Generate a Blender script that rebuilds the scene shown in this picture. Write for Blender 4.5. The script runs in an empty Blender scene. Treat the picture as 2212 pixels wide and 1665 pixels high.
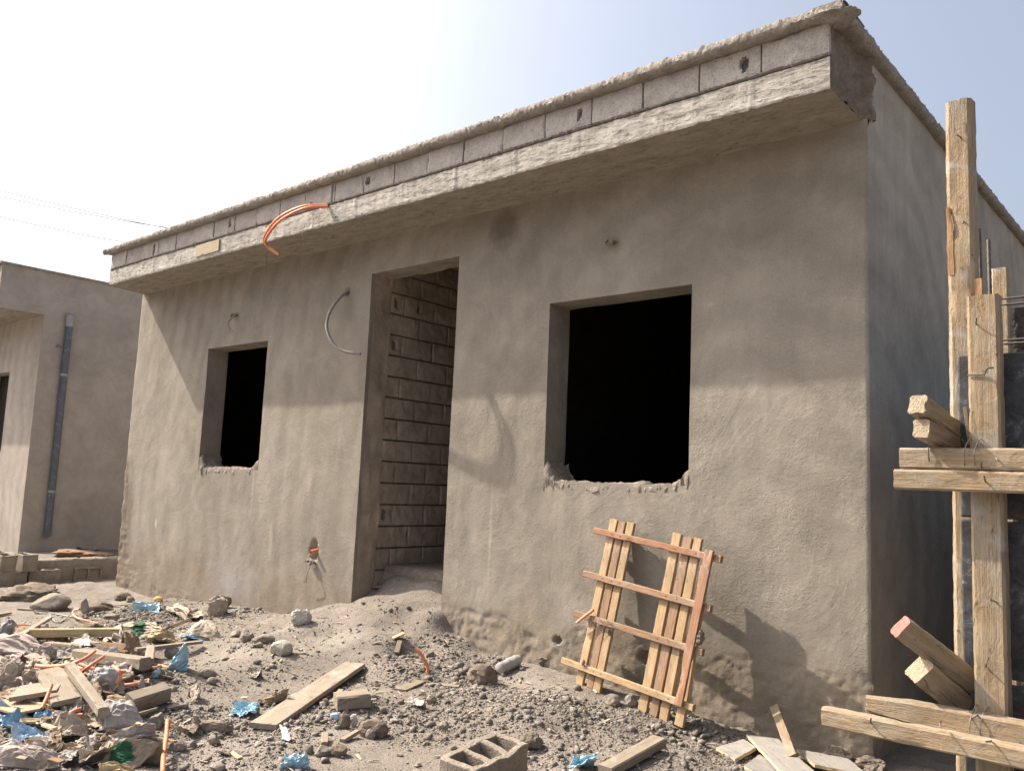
import bpy, math, random
import numpy as np
from mathutils import Vector, Matrix, noise, Euler

# ------------------------------------------------------------------ basics
SC = bpy.context.scene
COL = SC.collection
R = math.radians
rng = random.Random(7)
V = Vector
nz = noise.noise

# camera solved from the photograph (frame 2212 x 1665)
CW, CH, CF = 2212.0, 1665.0, 1822.94
CAM = V((1.6234, -5.0075, 1.5))
YAW, PITCH, ROLL = 0.7166, 0.1176, 0.0432
_f = V((-math.sin(YAW) * math.cos(PITCH), math.cos(YAW) * math.cos(PITCH), math.sin(PITCH)))
_r = V((math.cos(YAW), math.sin(YAW), 0))
_u = _r.cross(_f)
RT = math.cos(ROLL) * _r + math.sin(ROLL) * _u
UP = -math.sin(ROLL) * _r + math.cos(ROLL) * _u
FW = _f


def ray(u, v):
    return RT * ((u - CW / 2) / CF) - UP * ((v - CH / 2) / CF) + FW


def atY(u, v, y):
    d = ray(u, v)
    return CAM + d * ((y - CAM.y) / d.y)


def atX(u, v, x):
    d = ray(u, v)
    return CAM + d * ((x - CAM.x) / d.x)


def atZ(u, v, z):
    d = ray(u, v)
    return CAM + d * ((z - CAM.z) / d.z)


def dep(p):
    return (p - CAM).dot(FW)


# ------------------------------------------------------------------ terrain
GP = [(-13, -4, -.05), (-13, -1.5, .0), (-13, .2, .12), (-11, -2, .0), (-10.8, -.4, -.1), (-10.8, .3, -.12), (-10.8, 1, -.12), (-11.7, .1, .12), (-11.7, .9, .16), (-12.6, .6, .18), (-9.9, 1.2, -.1), (-9.8, -.1, -.03),
      (-9.3, -.05, .03), (-8.2, -.05, .0), (-7.4, -.05, .06), (-6.7, -.05, .12), (-5.7, -.05, .14), (-5.0, -.05, .24), (-4.6, -.05, .37),
      (-4.2, 0, .48), (-3.75, 0, .5), (-3.45, -.02, .47), (-3.9, .45, .64), (-4.3, .45, .64), (-3.9, 1.2, .6), (-4.3, 1.2, .6),
      (-3.2, -.08, .27), (-2.8, -.08, .2), (-2.4, -.08, .2), (-1.9, -.08, .18), (-1.4, -.08, .15), (-.9, -.08, .1), (-.4, -.08, .06), (0, 0, .04),
      (.5, .5, .05), (1, 3, .1), (1, 8, .1), (2.5, 0, .05),
      (-4.3, -.5, .32), (-4.0, -.9, .2), (-3.5, -.4, .3), (-3.2, -.5, .16), (-4.8, -.8, .15), (-5.5, -.6, .1), (-6.5, -.8, .04), (-8, -1, -.02), (-9.5, -1.2, -.02),
      (-2.6, -.6, .12), (-3.2, -1.1, .1), (-2.2, -.5, .14), (-1.3, -.45, .12), (-.7, -.4, .05), (-.2, -.5, .02), (.6, -.6, .0), (.5, -1.5, -.02), (1.2, -1.2, 0),
      (-6, -1.8, .0), (-4.5, -1.7, .05), (-3.2, -1.7, .06), (-2, -1.5, .09), (-1, -1.3, .08), (0, -1.5, .0),
      (-8, -3, -.05), (-6, -3, .0), (-4.5, -2.8, .06), (-2.8, -2.6, .08), (-1.2, -2.4, .1), (0, -2.4, .03), (1.2, -2.6, 0),
      (-4, -4, .05), (-2, -3.6, .1), (0, -3.8, .05), (1.6, -5, 0), (-3, -6, 0), (3, -3, 0), (5, -6, 0)]
GPA = np.array(GP)


def ss(a, b, x):
    t = min(1, max(0, (x - a) / (b - a)))
    return t * t * (3 - 2 * t)


def hbase(x, y):
    if x < -13.5 or x > 4 or y > 9 or y < -7:
        ex = max(-13.5 - x, x - 4, y - 9, -7 - y)
        x2, y2 = min(max(x, -13.5), 4), min(max(y, -7), 9)
        return hbase(x2, y2) * math.exp(-ex / 4) if ex > 0 else 0
    d2 = (GPA[:, 0] - x) ** 2 + (GPA[:, 1] - y) ** 2 + .012
    w = d2 ** -1.75
    z = float((w * GPA[:, 2]).sum() / w.sum())
    z += .13 * math.exp(-(((x + 3.75) / .9) ** 2 + ((y + 2.35) / .62) ** 2))
    z += .10 * math.exp(-(((x + 1.62) / .42) ** 2 + ((y + .95) / .3) ** 2))
    z += .05 * math.exp(-(((x + .85) / .5) ** 2 + ((y + .85) / .3) ** 2))
    return z


def patch(x, y):
    # dusty trodden ground (0) against rubbly ground (1)
    n = nz((x * .75, y * .75, 31)) + .55 * nz((x * 2.1, y * 2.1, 32))
    p = ss(-.25, .35, n + (.3 if y < -1.3 and x > -3 else 0))
    r = math.exp(-(((x + 4.1 + .45 * min(0, y + .1)) / .75) ** 4)) * ss(-1.9, -1.2, y)
    return p * (1 - .9 * r)


def hfull(x, y, fine=True):
    z = hbase(x, y)
    k = .22 + .95 * patch(x, y)
    z += k * (.022 * nz((x * 1.7, y * 1.7, 3)) + .016 * nz((x * 4.3, y * 4.3, 9)))
    if fine:
        z += k * (.016 * nz((x * 9, y * 9, 1)) + .012 * (abs(nz((x * 15, y * 15, 5))) - .25) + .009 * nz((x * 27, y * 27, 5)) + .006 * nz((x * 48, y * 48, 2)))
    return z


_gc = {}


def H(x, y):
    return hfull(x, y, False)


def G(u, v, lift=0.0):
    d = ray(u, v)
    t, dt = 1.2, .06
    while t < 40:
        p = CAM + d * t
        if p.z < H(p.x, p.y) + lift:
            break
        t += dt
    lo, hi = t - dt, t
    for _ in range(14):
        m = (lo + hi) / 2
        p = CAM + d * m
        if p.z < H(p.x, p.y) + lift:
            hi = m
        else:
            lo = m
    return CAM + d * hi


# crops used while measuring the photograph -> frame coordinates
def c1(x, y): return (x * .1953, 1180.8 + y * .1953)
def c2(x, y): return (x * .1953, 1382.4 + y * .1953)
def c3(x, y): return (403.2 + x * .2563, 1238.4 + y * .2563)
def c4(x, y): return (864 + x * .2604, 1353.6 + y * .2604)
def c5(x, y): return (1497.6 + x * .2083, 1440 + y * .2083)
def c6(x, y): return (1209.6 + x * .2941, 1094.4 + y * .2941)


# ------------------------------------------------------------------ materials
def srgb(r, g, b):
    return tuple(((c / 255) / 12.92 if c / 255 <= .04045 else ((c / 255 + .055) / 1.055) ** 2.4) for c in (r, g, b)) + (1,)


class NT:
    def __init__(s, name):
        s.m = bpy.data.materials.new(name)
        s.m.use_nodes = True
        s.t = s.m.node_tree
        s.b = s.t.nodes['Principled BSDF']
        s.tc = s.t.nodes.new('ShaderNodeTexCoord').outputs['Object']
        s.n = None

    def node(s, typ, **kw):
        n = s.t.nodes.new('ShaderNode' + typ)
        for k, v in kw.items():
            setattr(n, k, v)
        return n

    def put(s, sock, v):
        if hasattr(v, 'default_value') or hasattr(v, 'links'):
            s.t.links.new(v, sock)
        else:
            sock.default_value = v

    def map(s, scale=(1, 1, 1), loc=(0, 0, 0), rot=(0, 0, 0)):
        n = s.node('Mapping')
        n.inputs['Scale'].default_value = scale
        n.inputs['Location'].default_value = loc
        n.inputs['Rotation'].default_value = rot
        s.t.links.new(s.tc, n.inputs[0])
        return n.outputs[0]

    def noise(s, scale, detail=5, rough=.55, dist=0, stretch=None, loc=(0, 0, 0)):
        n = s.node('TexNoise')
        s.t.links.new(s.map(stretch or (1, 1, 1), loc), n.inputs['Vector'])
        n.inputs['Scale'].default_value = scale
        n.inputs['Detail'].default_value = detail
        n.inputs['Roughness'].default_value = rough
        n.inputs['Distortion'].default_value = dist
        return n.outputs[0]

    def vor(s, scale, feature='F1', stretch=None):
        n = s.node('TexVoronoi', feature=feature)
        s.t.links.new(s.map(stretch or (1, 1, 1)), n.inputs['Vector'])
        n.inputs['Scale'].default_value = scale
        return n.outputs[0]

    def ramp(s, fac, stops):
        n = s.node('ValToRGB')
        s.t.links.new(fac, n.inputs[0])
        e = n.color_ramp.elements
        while len(e) < len(stops):
            e.new(.5)
        for k, (p, c) in enumerate(stops):
            e[k].position = p
            e[k].color = c if isinstance(c, tuple) else (c, c, c, 1)
        return n.outputs[0]

    def mix(s, a, b, fac, mode='MIX'):
        n = s.node('Mix', data_type='RGBA', blend_type=mode)
        s.put(n.inputs[0], fac)
        s.put(n.inputs[6], a)
        s.put(n.inputs[7], b)
        return n.outputs[2]

    def math(s, op, a, b=0.0, clamp=False):
        n = s.node('Math', operation=op, use_clamp=clamp)
        s.put(n.inputs[0], a)
        s.put(n.inputs[1], b)
        return n.outputs[0]

    def sep(s):
        n = s.node('SeparateXYZ')
        s.t.links.new(s.tc, n.inputs[0])
        return n.outputs

    def spot(s, c, r, soft=.5, wob=.0, wscale=6):
        # mask of an ellipsoid patch in object coordinates
        m = s.map((1 / r[0], 1 / r[1], 1 / r[2]), (-c[0] / r[0], -c[1] / r[1], -c[2] / r[2]))
        n = s.node('VectorMath', operation='LENGTH')
        s.t.links.new(m, n.inputs[0])
        o = n.outputs['Value']
        if wob:
            o = s.math('ADD', o, s.math('MULTIPLY', s.math('SUBTRACT', s.noise(wscale, 4), .5), wob))
        return s.ramp(o, [(1 - soft if soft < 1 else 0, 1.), (1, 0.)])

    def rnd(s, col, amt):
        oi = s.node('ObjectInfo')
        h = s.node('HueSaturation')
        s.put(h.inputs['Value'], s.math('MULTIPLY_ADD', oi.outputs['Random'], amt * 2))
        h.inputs['Value'].links[0].from_node.inputs[2].default_value = 1 - amt
        s.put(h.inputs['Color'], col)
        return h.outputs[0]

    def bump(s, h, strength, dist):
        n = s.node('Bump')
        n.inputs['Strength'].default_value = strength
        n.inputs['Distance'].default_value = dist
        s.t.links.new(h, n.inputs['Height'])
        if s.n:
            s.t.links.new(s.n, n.inputs['Normal'])
        s.n = n.outputs[0]

    def done(s, col, rough=.9, spec=.2, **kw):
        s.put(s.b.inputs['Base Color'], col)
        s.put(s.b.inputs['Roughness'], rough)
        s.b.inputs['Specular IOR Level'].default_value = spec
        for k, v in kw.items():
            s.b.inputs[k].default_value = v
        if s.n:
            s.t.links.new(s.n, s.b.inputs['Normal'])
        return s.m


def C(*a):
    return tuple(a) + (1,)


MT = {}


def mk_plaster(name, a, b, c, stain=True, bk=1.0):
    t = NT(name)
    base = t.ramp(t.noise(.9, 6, .6, .4), [(.3, a), (.52, b), (.75, c)])
    streak = t.ramp(t.noise(1.6, 5, .6, .3, (3.2, 3.2, .35)), [(.3, .93), (.6, 1.03)] if bk > .5 else [(.3, .985), (.6, 1.01)])
    base = t.mix(base, streak, 1, 'MULTIPLY')
    # trowel sweeps: broad arcs of slightly different tone, and hairline scratches
    wv = t.node('TexWave', wave_type='RINGS', rings_direction='SPHERICAL')
    t.t.links.new(t.map((1, 1, 1), (.7, 0, -1.3)), wv.inputs['Vector'])
    wv.inputs['Scale'].default_value = .9
    wv.inputs['Distortion'].default_value = 9
    wv.inputs['Detail'].default_value = 4
    wv.inputs['Detail Scale'].default_value = .8
    base = t.mix(base, t.ramp(wv.outputs[0], [(.1, .94), (.8, 1.04)]), 1, 'MULTIPLY')
    scr = t.ramp(t.noise(2.1, 2, .4, 3.2, (1.5, 1, 3)), [(.496, 1.), (.5, .86), (.504, 1.)])
    base = t.mix(base, scr, t.math('MULTIPLY', t.ramp(t.noise(1.3, 3), [(.5, 0.), (.6, 1.)]), .9), 'MULTIPLY')
    blot = t.ramp(t.noise(3.1, 7, .68, 1.4), [(.32, .88), (.65, 1.08)])
    base = t.mix(base, blot, 1, 'MULTIPLY')
    grain = t.ramp(t.noise(70, 3, .7), [(.25, .87), (.7, 1.08)])
    base = t.mix(base, grain, 1, 'MULTIPLY')
    z = t.sep()[2]
    if stain:
        # darker, browner tone near the ground, pale dusty film lower left, white marks
        lowm = t.math('SUBTRACT', z, t.math('MULTIPLY', t.noise(2.2, 6, .65), .75))
        base = t.mix(t.mix(base, C(.88, .83, .77), 1, 'MULTIPLY'), base, t.ramp(lowm, [(.0, 0.), (.28, 1.)]))
        base = t.mix(base, C(.33, .32, .33), t.math('MULTIPLY', t.spot((-6.55, 0, .35), (.62, .5, .34), .9, .7, 5), .55))
        base = t.mix(base, C(.40, .38, .35), t.math('MULTIPLY', t.spot((-8.33, 0, .86), (.035, .2, .07), .6, .4, 30), .9))
        for p, r in (((-5.9, 0, .85), (.05, .2, .22)), ((-6.3, 0, 1.35), (.03, .2, .3)), ((-2.9, 0, 1.1), (.02, .2, .5)), ((-1.02, 0, 2.75), (.03, .2, .02)), ((-5.32, 0, 1.45), (.06, .2, .16))):
            base = t.mix(base, C(.37, .33, .28), t.math('MULTIPLY', t.spot(p, r, .8, .5, 20), .6))
        # darker rough patch of fresh mortar down the left corner
        base = t.mix(base, C(.155, .128, .1), t.math('MULTIPLY', t.spot((-9.27, 0, .75), (.36, .4, 1.05), .35, 1.1, 4), .85))
        base = t.mix(base, C(.13, .11, .09), t.math('MULTIPLY', t.spot((-2.9, 0, 3.6), (.2, .3, .22), .6, 1.2, 9), .8))
    t.bump(t.noise(9, 4, .6, .5, (1, 1, .6)), .25 * bk, .02)
    n1 = t.noise(38, 3, .6, .8)
    n2 = t.noise(120, 2, .5)
    pat = t.ramp(t.noise(1.4, 5, .65, 1.), [(.38, .15), (.62, 1.)])
    t.bump(t.math('MULTIPLY', n1, pat), .6 * bk, .011)
    t.bump(t.math('MULTIPLY', n2, pat), .6, .004)
    t.bump(t.noise(14, 3, .55, 2.5, (1, 1, 2.2)), .22 * bk, .008)
    return t.done(base, .92, .15)


def mk_conc(name, a, b, c, sc=6, bump=.6, st=(1, 1, 1), rnd=0, pore=0):
    t = NT(name)
    base = t.ramp(t.noise(sc, 7, .65, .3, st), [(.28, a), (.5, b), (.74, c)])
    base = t.mix(base, t.ramp(t.noise(85, 3, .7), [(.25, .8), (.7, 1.1)]), 1, 'MULTIPLY')
    if pore:
        p = t.vor(pore)
        base = t.mix(base, t.ramp(p, [(.08, .55), (.3, 1.)]), 1, 'MULTIPLY')
        t.bump(t.ramp(p, [(.05, 0.), (.35, 1.)]), .6, .004)
    t.bump(t.noise(sc * 4, 5, .65, .5, st), bump, .012)
    t.bump(t.noise(110, 3, .6), bump * .8, .004)
    if rnd:
        base = t.rnd(base, rnd)
    return t.done(base, .93, .15)


def mk_wood(name, a, b, c, grain=1.0, dirt=None, dirtamt=.5, rnd=.15, bump=.5):
    # grain runs along local X
    t = NT(name)
    oi = t.node('ObjectInfo')
    st = (1.1, 26, 26)
    g = t.noise(1.6, 6, .6, 1.4, st)
    base = t.ramp(g, [(.28, a), (.5, b), (.72, c)])
    fine = t.ramp(t.noise(3, 4, .7, .4, (2, 110, 110)), [(.3, .8), (.65, 1.1)])
    base = t.mix(base, fine, grain * .9, 'MULTIPLY')
    base = t.mix(base, t.ramp(t.noise(3.5, 5, .6, .5), [(.3, .78), (.62, 1.1)]), .8, 'MULTIPLY')
    if dirt:
        base = t.mix(base, dirt, t.math('MULTIPLY', t.ramp(t.noise(7, 7, .7, .6, (.8, 1.5, 1.5)), [(.4, 0.), (.62, 1.)]), dirtamt))
        pits = t.ramp(t.noise(15, 5, .68, .8, (1, 2.6, 2.6)), [(.33, .35), (.4, 1.)])
        base = t.mix(base, pits, .85, 'MULTIPLY')
        crk = t.ramp(t.noise(2.2, 3, .5, .6, (.7, 14, 14)), [(.485, 1.), (.5, .3), (.515, 1.)])
        base = t.mix(base, crk, t.math('MULTIPLY', t.ramp(t.noise(2.6, 3), [(.5, 0.), (.58, 1.)]), .9), 'MULTIPLY')
        base = t.mix(base, C(.34, .325, .3), t.math('MULTIPLY', t.ramp(t.noise(4.2, 7, .7, 1.2), [(.56, 0.), (.66, 1.)]), dirtamt * .8))
    base = t.rnd(base, rnd)
    t.bump(t.noise(3, 4, .7, .4, (2, 90, 90)), bump, .003)
    t.bump(t.noise(12, 5, .65, .8, (1, 2, 2)), bump, .006)
    return t.done(base, .85, .2)


def mk_paper(name, a, b, rough=.85, prt=None, rnd=.12, sub=0):
    t = NT(name)
    base = t.ramp(t.noise(9, 6, .65, .5), [(.3, a), (.7, b)])
    base = t.mix(base, t.ramp(t.noise(60, 3, .6), [(.3, .85), (.65, 1.06)]), 1, 'MULTIPLY')
    base = t.mix(base, C(.25, .21, .17), t.math('MULTIPLY', t.ramp(t.noise(5, 6, .7), [(.5, 0.), (.72, 1.)]), .5))
    if prt:
        base = t.mix(base, prt[0], t.spot(prt[1], prt[2], .12, 1.3, 14))
    base = t.rnd(base, rnd)
    t.bump(t.noise(26, 5, .6, 1.), .6, .008)
    return t.done(base, rough, .3)


MT['plaster'] = mk_plaster('wall plaster', C(0.214, 0.191, 0.160), C(0.259, 0.233, 0.198), C(0.305, 0.278, 0.239), bk=.62)
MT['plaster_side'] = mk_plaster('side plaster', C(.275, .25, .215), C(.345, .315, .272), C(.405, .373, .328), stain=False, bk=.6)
MT['plaster_nb'] = mk_plaster('neighbour plaster', C(.31, .275, .24), C(.355, .318, .28), C(.40, .36, .32), stain=False, bk=.35)
MT['block'] = mk_conc('concrete block', C(0.277, 0.255, 0.235), C(0.377, 0.354, 0.333), C(0.465, 0.438, 0.415), 7, .7, pore=55)
MT['block_in'] = mk_conc('inner block wall', C(0.238, 0.192, 0.152), C(0.347, 0.288, 0.232), C(0.456, 0.383, 0.314), 4, .8)
MT['block_loose'] = mk_conc('loose block', C(0.202, 0.172, 0.139), C(0.260, 0.223, 0.181), C(0.319, 0.277, 0.227), 8, .7, pore=70)
MT['mortar'] = mk_conc('mortar', C(.13, .115, .105), C(.17, .15, .137), C(.22, .197, .18), 14, 1.)
MT['coping'] = mk_conc('rough coping concrete', C(0.193, 0.177, 0.156), C(0.281, 0.255, 0.227), C(0.367, 0.339, 0.302), 9, 1., pore=38)
t = NT('soffit concrete')
b_ = t.ramp(t.noise(5, 7, .65, .3, (1, 2.5, 1)), [(.28, C(.21, .185, .152)), (.5, C(.29, .26, .218)), (.74, C(.36, .325, .28))])
b_ = t.mix(b_, t.ramp(t.noise(6.5, 6, .65, 1.2, (.8, 2, 1)), [(.36, .66), (.42, 1.)]), .8, 'MULTIPLY')
b_ = t.mix(b_, t.ramp(t.noise(26, 4, .6, .6, (.7, 1.4, 1)), [(.34, .55), (.4, 1.)]), .8, 'MULTIPLY')
t.bump(t.noise(26, 4, .6, .6, (.7, 1.4, 1)), .6, .012)
MT['soffit'] = t.done(b_, .93, .15)
MT['rubble'] = mk_conc('broken mortar', C(0.143, 0.118, 0.092), C(0.210, 0.176, 0.143), C(0.286, 0.248, 0.206), 13, 1.)
MT['sillmortar'] = mk_conc('pale broken mortar', C(0.216, 0.184, 0.150), C(0.282, 0.244, 0.203), C(0.357, 0.315, 0.268), 13, 1.)
MT['joint'] = mk_conc('deep joint', C(0.136, 0.112, 0.091), C(0.192, 0.160, 0.133), C(0.256, 0.216, 0.181), 14, 1.)
MT['rock'] = mk_conc('stone', C(0.185, 0.160, 0.134), C(0.244, 0.214, 0.181), C(0.311, 0.277, 0.239), 9, .8, rnd=.14)
MT['rock_pale'] = mk_conc('pale stone', C(.36, .32, .27), C(.45, .41, .35), C(.55, .51, .44), 9, .7)
MT['clod'] = mk_conc('earth clod', C(0.134, 0.109, 0.084), C(0.185, 0.151, 0.118), C(0.235, 0.197, 0.155), 12, 1., rnd=.1)
MT['dark'] = mk_conc('interior with painted shade', C(.02, .018, .016), C(.03, .027, .024), C(.04, .036, .032), 4, .3)  # near-black concrete: the darkness of the unlit rooms is put into the colour

t = NT('board formed concrete')
b_ = t.ramp(t.noise(3, 6, .65, .6, (1.2, 1, 7)), [(.3, C(.3, .278, .247)), (.5, C(.45, .425, .387)), (.7, C(.56, .54, .503))])
b_ = t.mix(b_, t.ramp(t.noise(2.2, 5, .7, 1.2, (2.6, 1, .7)), [(.4, 1.), (.66, .62)]), .8, 'MULTIPLY')
chips = t.noise(11, 5, .72, .8, (.9, 1, 5.5))
b_ = t.mix(b_, t.ramp(chips, [(.36, .42), (.43, 1.)]), .85, 'MULTIPLY')
fx = t.math('FRACT', t.math('ADD', t.math('DIVIDE', t.sep()[0], .62), t.math('ADD', t.math('MULTIPLY', t.noise(3, 3, .6), .05), 20.3)))
b_ = t.mix(b_, t.ramp(fx, [(.44, 1.), (.47, .6), (.49, 1.), (.53, 1.), (.55, .62), (.57, 1.)]), t.ramp(t.noise(9, 3, .6), [(.4, .0), (.55, .9)]), 'MULTIPLY')
b_ = t.mix(b_, C(.2, .185, .165), t.ramp(t.math('SUBTRACT', t.math('MULTIPLY', t.noise(5, 6, .7), .16), t.math('SUBTRACT', 4.005, t.sep()[2])), [(.0, 0.), (.05, .75)]))
t.bump(t.ramp(chips, [(.36, 0.), (.46, 1.)]), .7, .012)
t.bump(t.noise(9, 6, .75, .6, (.8, 1, 8)), .6, .01)
t.bump(t.noise(70, 3, .6), .7, .005)
MT['fascia'] = t.done(b_, .9, .2)

t = NT('dusty ground')
b_ = t.ramp(t.noise(1.1, 8, .65, .4), [(.3, C(.155, .135, .114)), (.5, C(.197, .174, .15)), (.72, C(.242, .217, .19))])
b_ = t.mix(b_, t.ramp(t.noise(9, 6, .7, .4), [(.3, .8), (.66, 1.12)]), 1, 'MULTIPLY')
b_ = t.mix(b_, t.ramp(t.vor(95), [(.1, .75), (.5, 1.08)]), .7, 'MULTIPLY')
t.bump(t.noise(16, 6, .7, .4), .7, .02)
t.bump(t.vor(70), .5, .008)
t.bump(t.noise(150, 3, .7), .6, .004)
MT['ground'] = t.done(b_, .95, .1)

t = NT('gravel stone')
b_ = t.ramp(t.noise(7, 3, .6), [(.25, C(.13, .115, .1)), (.5, C(.185, .166, .146)), (.75, C(.26, .235, .21))])
b_ = t.mix(b_, t.ramp(t.noise(55, 2, .5), [(.3, .68), (.7, 1.3)]), 1, 'MULTIPLY')
t.bump(t.noise(140, 3, .6), .5, .003)
MT['gravel'] = t.done(b_, .92, .15)

MT['pine'] = mk_wood('pallet wood', C(0.314, 0.209, 0.115), C(0.408, 0.286, 0.165), C(0.475, 0.359, 0.225), .9, C(0.285, 0.209, 0.140), .6, .14)
MT['redwood'] = mk_wood('reddish pallet wood', C(.24, .115, .07), C(.32, .17, .105), C(.39, .235, .155), .9, C(.28, .18, .12), .6, .12)
MT['brownwood'] = mk_wood('brown pallet wood', C(.2, .115, .068), C(.31, .195, .12), C(.4, .27, .175), .95, C(.27, .2, .145), .6, .14)
MT['form'] = mk_wood('cement stained formwork timber', C(0.192, 0.133, 0.078), C(0.302, 0.223, 0.137), C(0.394, 0.308, 0.210), 1, C(0.272, 0.233, 0.180), .9, .1, 1.0)
MT['board'] = mk_wood('weathered board', C(0.210, 0.168, 0.122), C(0.269, 0.223, 0.168), C(0.328, 0.277, 0.214), .9, C(0.244, 0.214, 0.176), .85, .14)
MT['yellowboard'] = mk_wood('yellow board', C(.46, .34, .18), C(.54, .42, .24), C(.6, .49, .31), .7, C(.4, .32, .22), .4, .08)
MT['stuckwood'] = mk_wood('pale stuck board', C(.38, .29, .19), C(.46, .36, .25), C(.52, .43, .31), .8, C(.36, .31, .25), .7, .05)
MT['darkwood'] = mk_wood('rotten brown wood', C(.09, .05, .028), C(.17, .1, .055), C(.26, .165, .095), 1, C(.2, .16, .12), .4, .15, .9)
MT['splinter'] = mk_wood('splintered orange wood', C(0.320, 0.176, 0.090), C(0.400, 0.246, 0.135), C(0.464, 0.320, 0.198), 1, None, 0, .05, .9)
MT['plygrey'] = mk_wood('cement greyed plywood', C(0.218, 0.203, 0.181), C(0.260, 0.245, 0.221), C(0.302, 0.287, 0.260), .4, C(0.218, 0.206, 0.193), .6, .08, .4)
MT['plydark'] = mk_wood('grey film plywood scrap', C(0.202, 0.188, 0.175), C(0.269, 0.255, 0.235), C(0.323, 0.306, 0.282), .4, C(0.168, 0.161, 0.155), .7, .08, .4)
MT['plyedge'] = mk_wood('plywood edge', C(.5, .37, .22), C(.6, .47, .3), C(.66, .54, .37), .6, None, 0, .05)
MT['pink'] = mk_conc('pink paint on end grain', C(.34, .125, .105), C(.4, .165, .14), C(.44, .22, .185), 20, .8)
MT['endgrain'] = mk_conc('end grain', C(.27, .215, .15), C(.36, .29, .21), C(.42, .35, .26), 25, .8)

t = NT('black film faced panel')
b_ = t.ramp(t.noise(9, 8, .75, 1.5), [(.42, C(.018, .02, .024)), (.56, C(.05, .055, .065)), (.68, C(.22, .24, .27))])
b_ = t.mix(b_, C(.1, .045, .025), t.math('MULTIPLY', t.ramp(t.noise(5, 6, .7), [(.52, 0.), (.66, 1.)]), .8))
t.bump(t.noise(30, 4, .7), .4, .004)
MT['film'] = t.done(b_, .6, .4)

MT['paper'] = mk_paper('cement bag paper', C(0.319, 0.265, 0.210), C(0.403, 0.344, 0.277))
MT['paper_grey'] = mk_paper('grey paper', C(0.302, 0.286, 0.273), C(0.386, 0.365, 0.349))
MT['paper_pink'] = mk_paper('pinkish sack', C(0.319, 0.265, 0.235), C(0.395, 0.340, 0.311))
MT['paper_brown'] = mk_paper('brown paper', C(.24, .17, .11), C(.33, .25, .17))
MT['paper_white'] = mk_paper('white paper', C(0.462, 0.428, 0.386), C(0.571, 0.542, 0.504))
MT['paper_yellow'] = mk_paper('yellow paper', C(.34, .26, .14), C(.43, .34, .21))
MT['card'] = mk_paper('brown card', C(.4, .26, .16), C(.5, .35, .23))
MT['orangepaper'] = mk_paper('orange wrapper', C(.75, .38, .12), C(.8, .48, .2))
MT['teal'] = mk_paper('teal wrapper', C(.2, .5, .42), C(.3, .6, .5))


def mk_plastic(name, a, b, rough=.35, trans=0, rnd=.05):
    t = NT(name)
    base = t.ramp(t.noise(11, 5, .6, .6), [(.3, a), (.7, b)])
    base = t.mix(base, C(.45, .4, .34), t.math('MULTIPLY', t.ramp(t.noise(14, 6, .7), [(.52, 0.), (.75, 1.)]), .45))
    if rnd:
        base = t.rnd(base, rnd)
    t.bump(t.noise(40, 4, .6, 1.), .5, .004)
    m = t.done(base, rough, .5)
    if trans:
        t.b.inputs['Transmission Weight'].default_value = trans
    return m


MT['blue'] = mk_plastic('light blue plastic film', C(.27, .48, .6), C(.42, .61, .7))
MT['blue_deep'] = mk_plastic('blue plastic film', C(.1, .24, .4), C(.19, .37, .53))
MT['blue_pale'] = mk_plastic('dusty pale blue film', C(.24, .38, .55), C(.48, .6, .7))
MT['orange'] = mk_plastic('orange conduit plastic', C(.55, .17, .075), C(.66, .24, .12), .5, 0, .06)
MT['orange_old'] = mk_plastic('dusty orange conduit plastic', C(.55, .22, .13), C(.66, .31, .2), .65, 0, .1)
MT['greypipe'] = mk_plastic('grey conduit', C(.2, .19, .175), C(.3, .285, .265), .6)
MT['downpipe'] = mk_plastic('blue grey downpipe', C(.065, .08, .1), C(.09, .107, .13), .5)
MT['pipecap'] = mk_plastic('grey pipe socket', C(.25, .25, .245), C(.33, .33, .32), .6)
MT['bottle'] = mk_plastic('dusty bottle plastic', C(.27, .255, .25), C(.37, .355, .345), .4)
MT['cloth'] = mk_paper('dusty cloth', C(.2, .16, .125), C(.28, .23, .185))
t = NT('rebar steel')
t.bump(t.noise(300, 2), .3, .002)
MT['steel'] = t.done(t.ramp(t.noise(30, 5, .7), [(.35, C(.075, .07, .07)), (.65, C(.16, .14, .125))]), .6, .4, Metallic=.5)
t = NT('thin wire')
MT['wire'] = t.done(t.ramp(t.noise(40, 3), [(.4, C(.14, .12, .1)), (.6, C(.26, .23, .2))]), .6, .3)
t = NT('cable black')
MT['cable'] = t.done(t.ramp(t.noise(5, 3), [(.4, C(.16, .16, .17)), (.6, C(.22, .22, .23))]), .6, .3)

# print patches on cement bags
MT['bag_green'] = mk_paper('bag with green print', C(0.286, 0.235, 0.181), C(0.361, 0.307, 0.239), .85, (C(0.025, 0.101, 0.050), (-.02, 0, 0.03), (.07, .07, .09)))
MT['bag_green2'] = mk_paper('bag with dark green print', C(0.286, 0.252, 0.193), C(0.361, 0.319, 0.252), .85, (C(0.021, 0.071, 0.038), (-.02, 0, .06), (.15, .13, .1)))


# ------------------------------------------------------------------ object helpers
def link(name, verts, faces, mat, parent=None, basis=None, smooth=None, mats=None, fm=None):
    me = bpy.data.meshes.new(name)
    me.from_pydata([tuple(v) for v in verts], [], faces)
    for m in (mats or [mat]):
        me.materials.append(MT[m] if isinstance(m, str) else m)
    if fm:
        me.polygons.foreach_set('material_index', fm)
    me.update()
    if smooth is not None:
        me.polygons.foreach_set('use_smooth', [True] * len(me.polygons))
        me.set_sharp_from_angle(angle=R(smooth))
    o = bpy.data.objects.new(name, me)
    COL.objects.link(o)
    if basis is not None:
        o.matrix_basis = basis
    if parent is not None:
        o.parent = parent
        o.matrix_parent_inverse = parent.matrix_basis.inverted()
    return o


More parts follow.
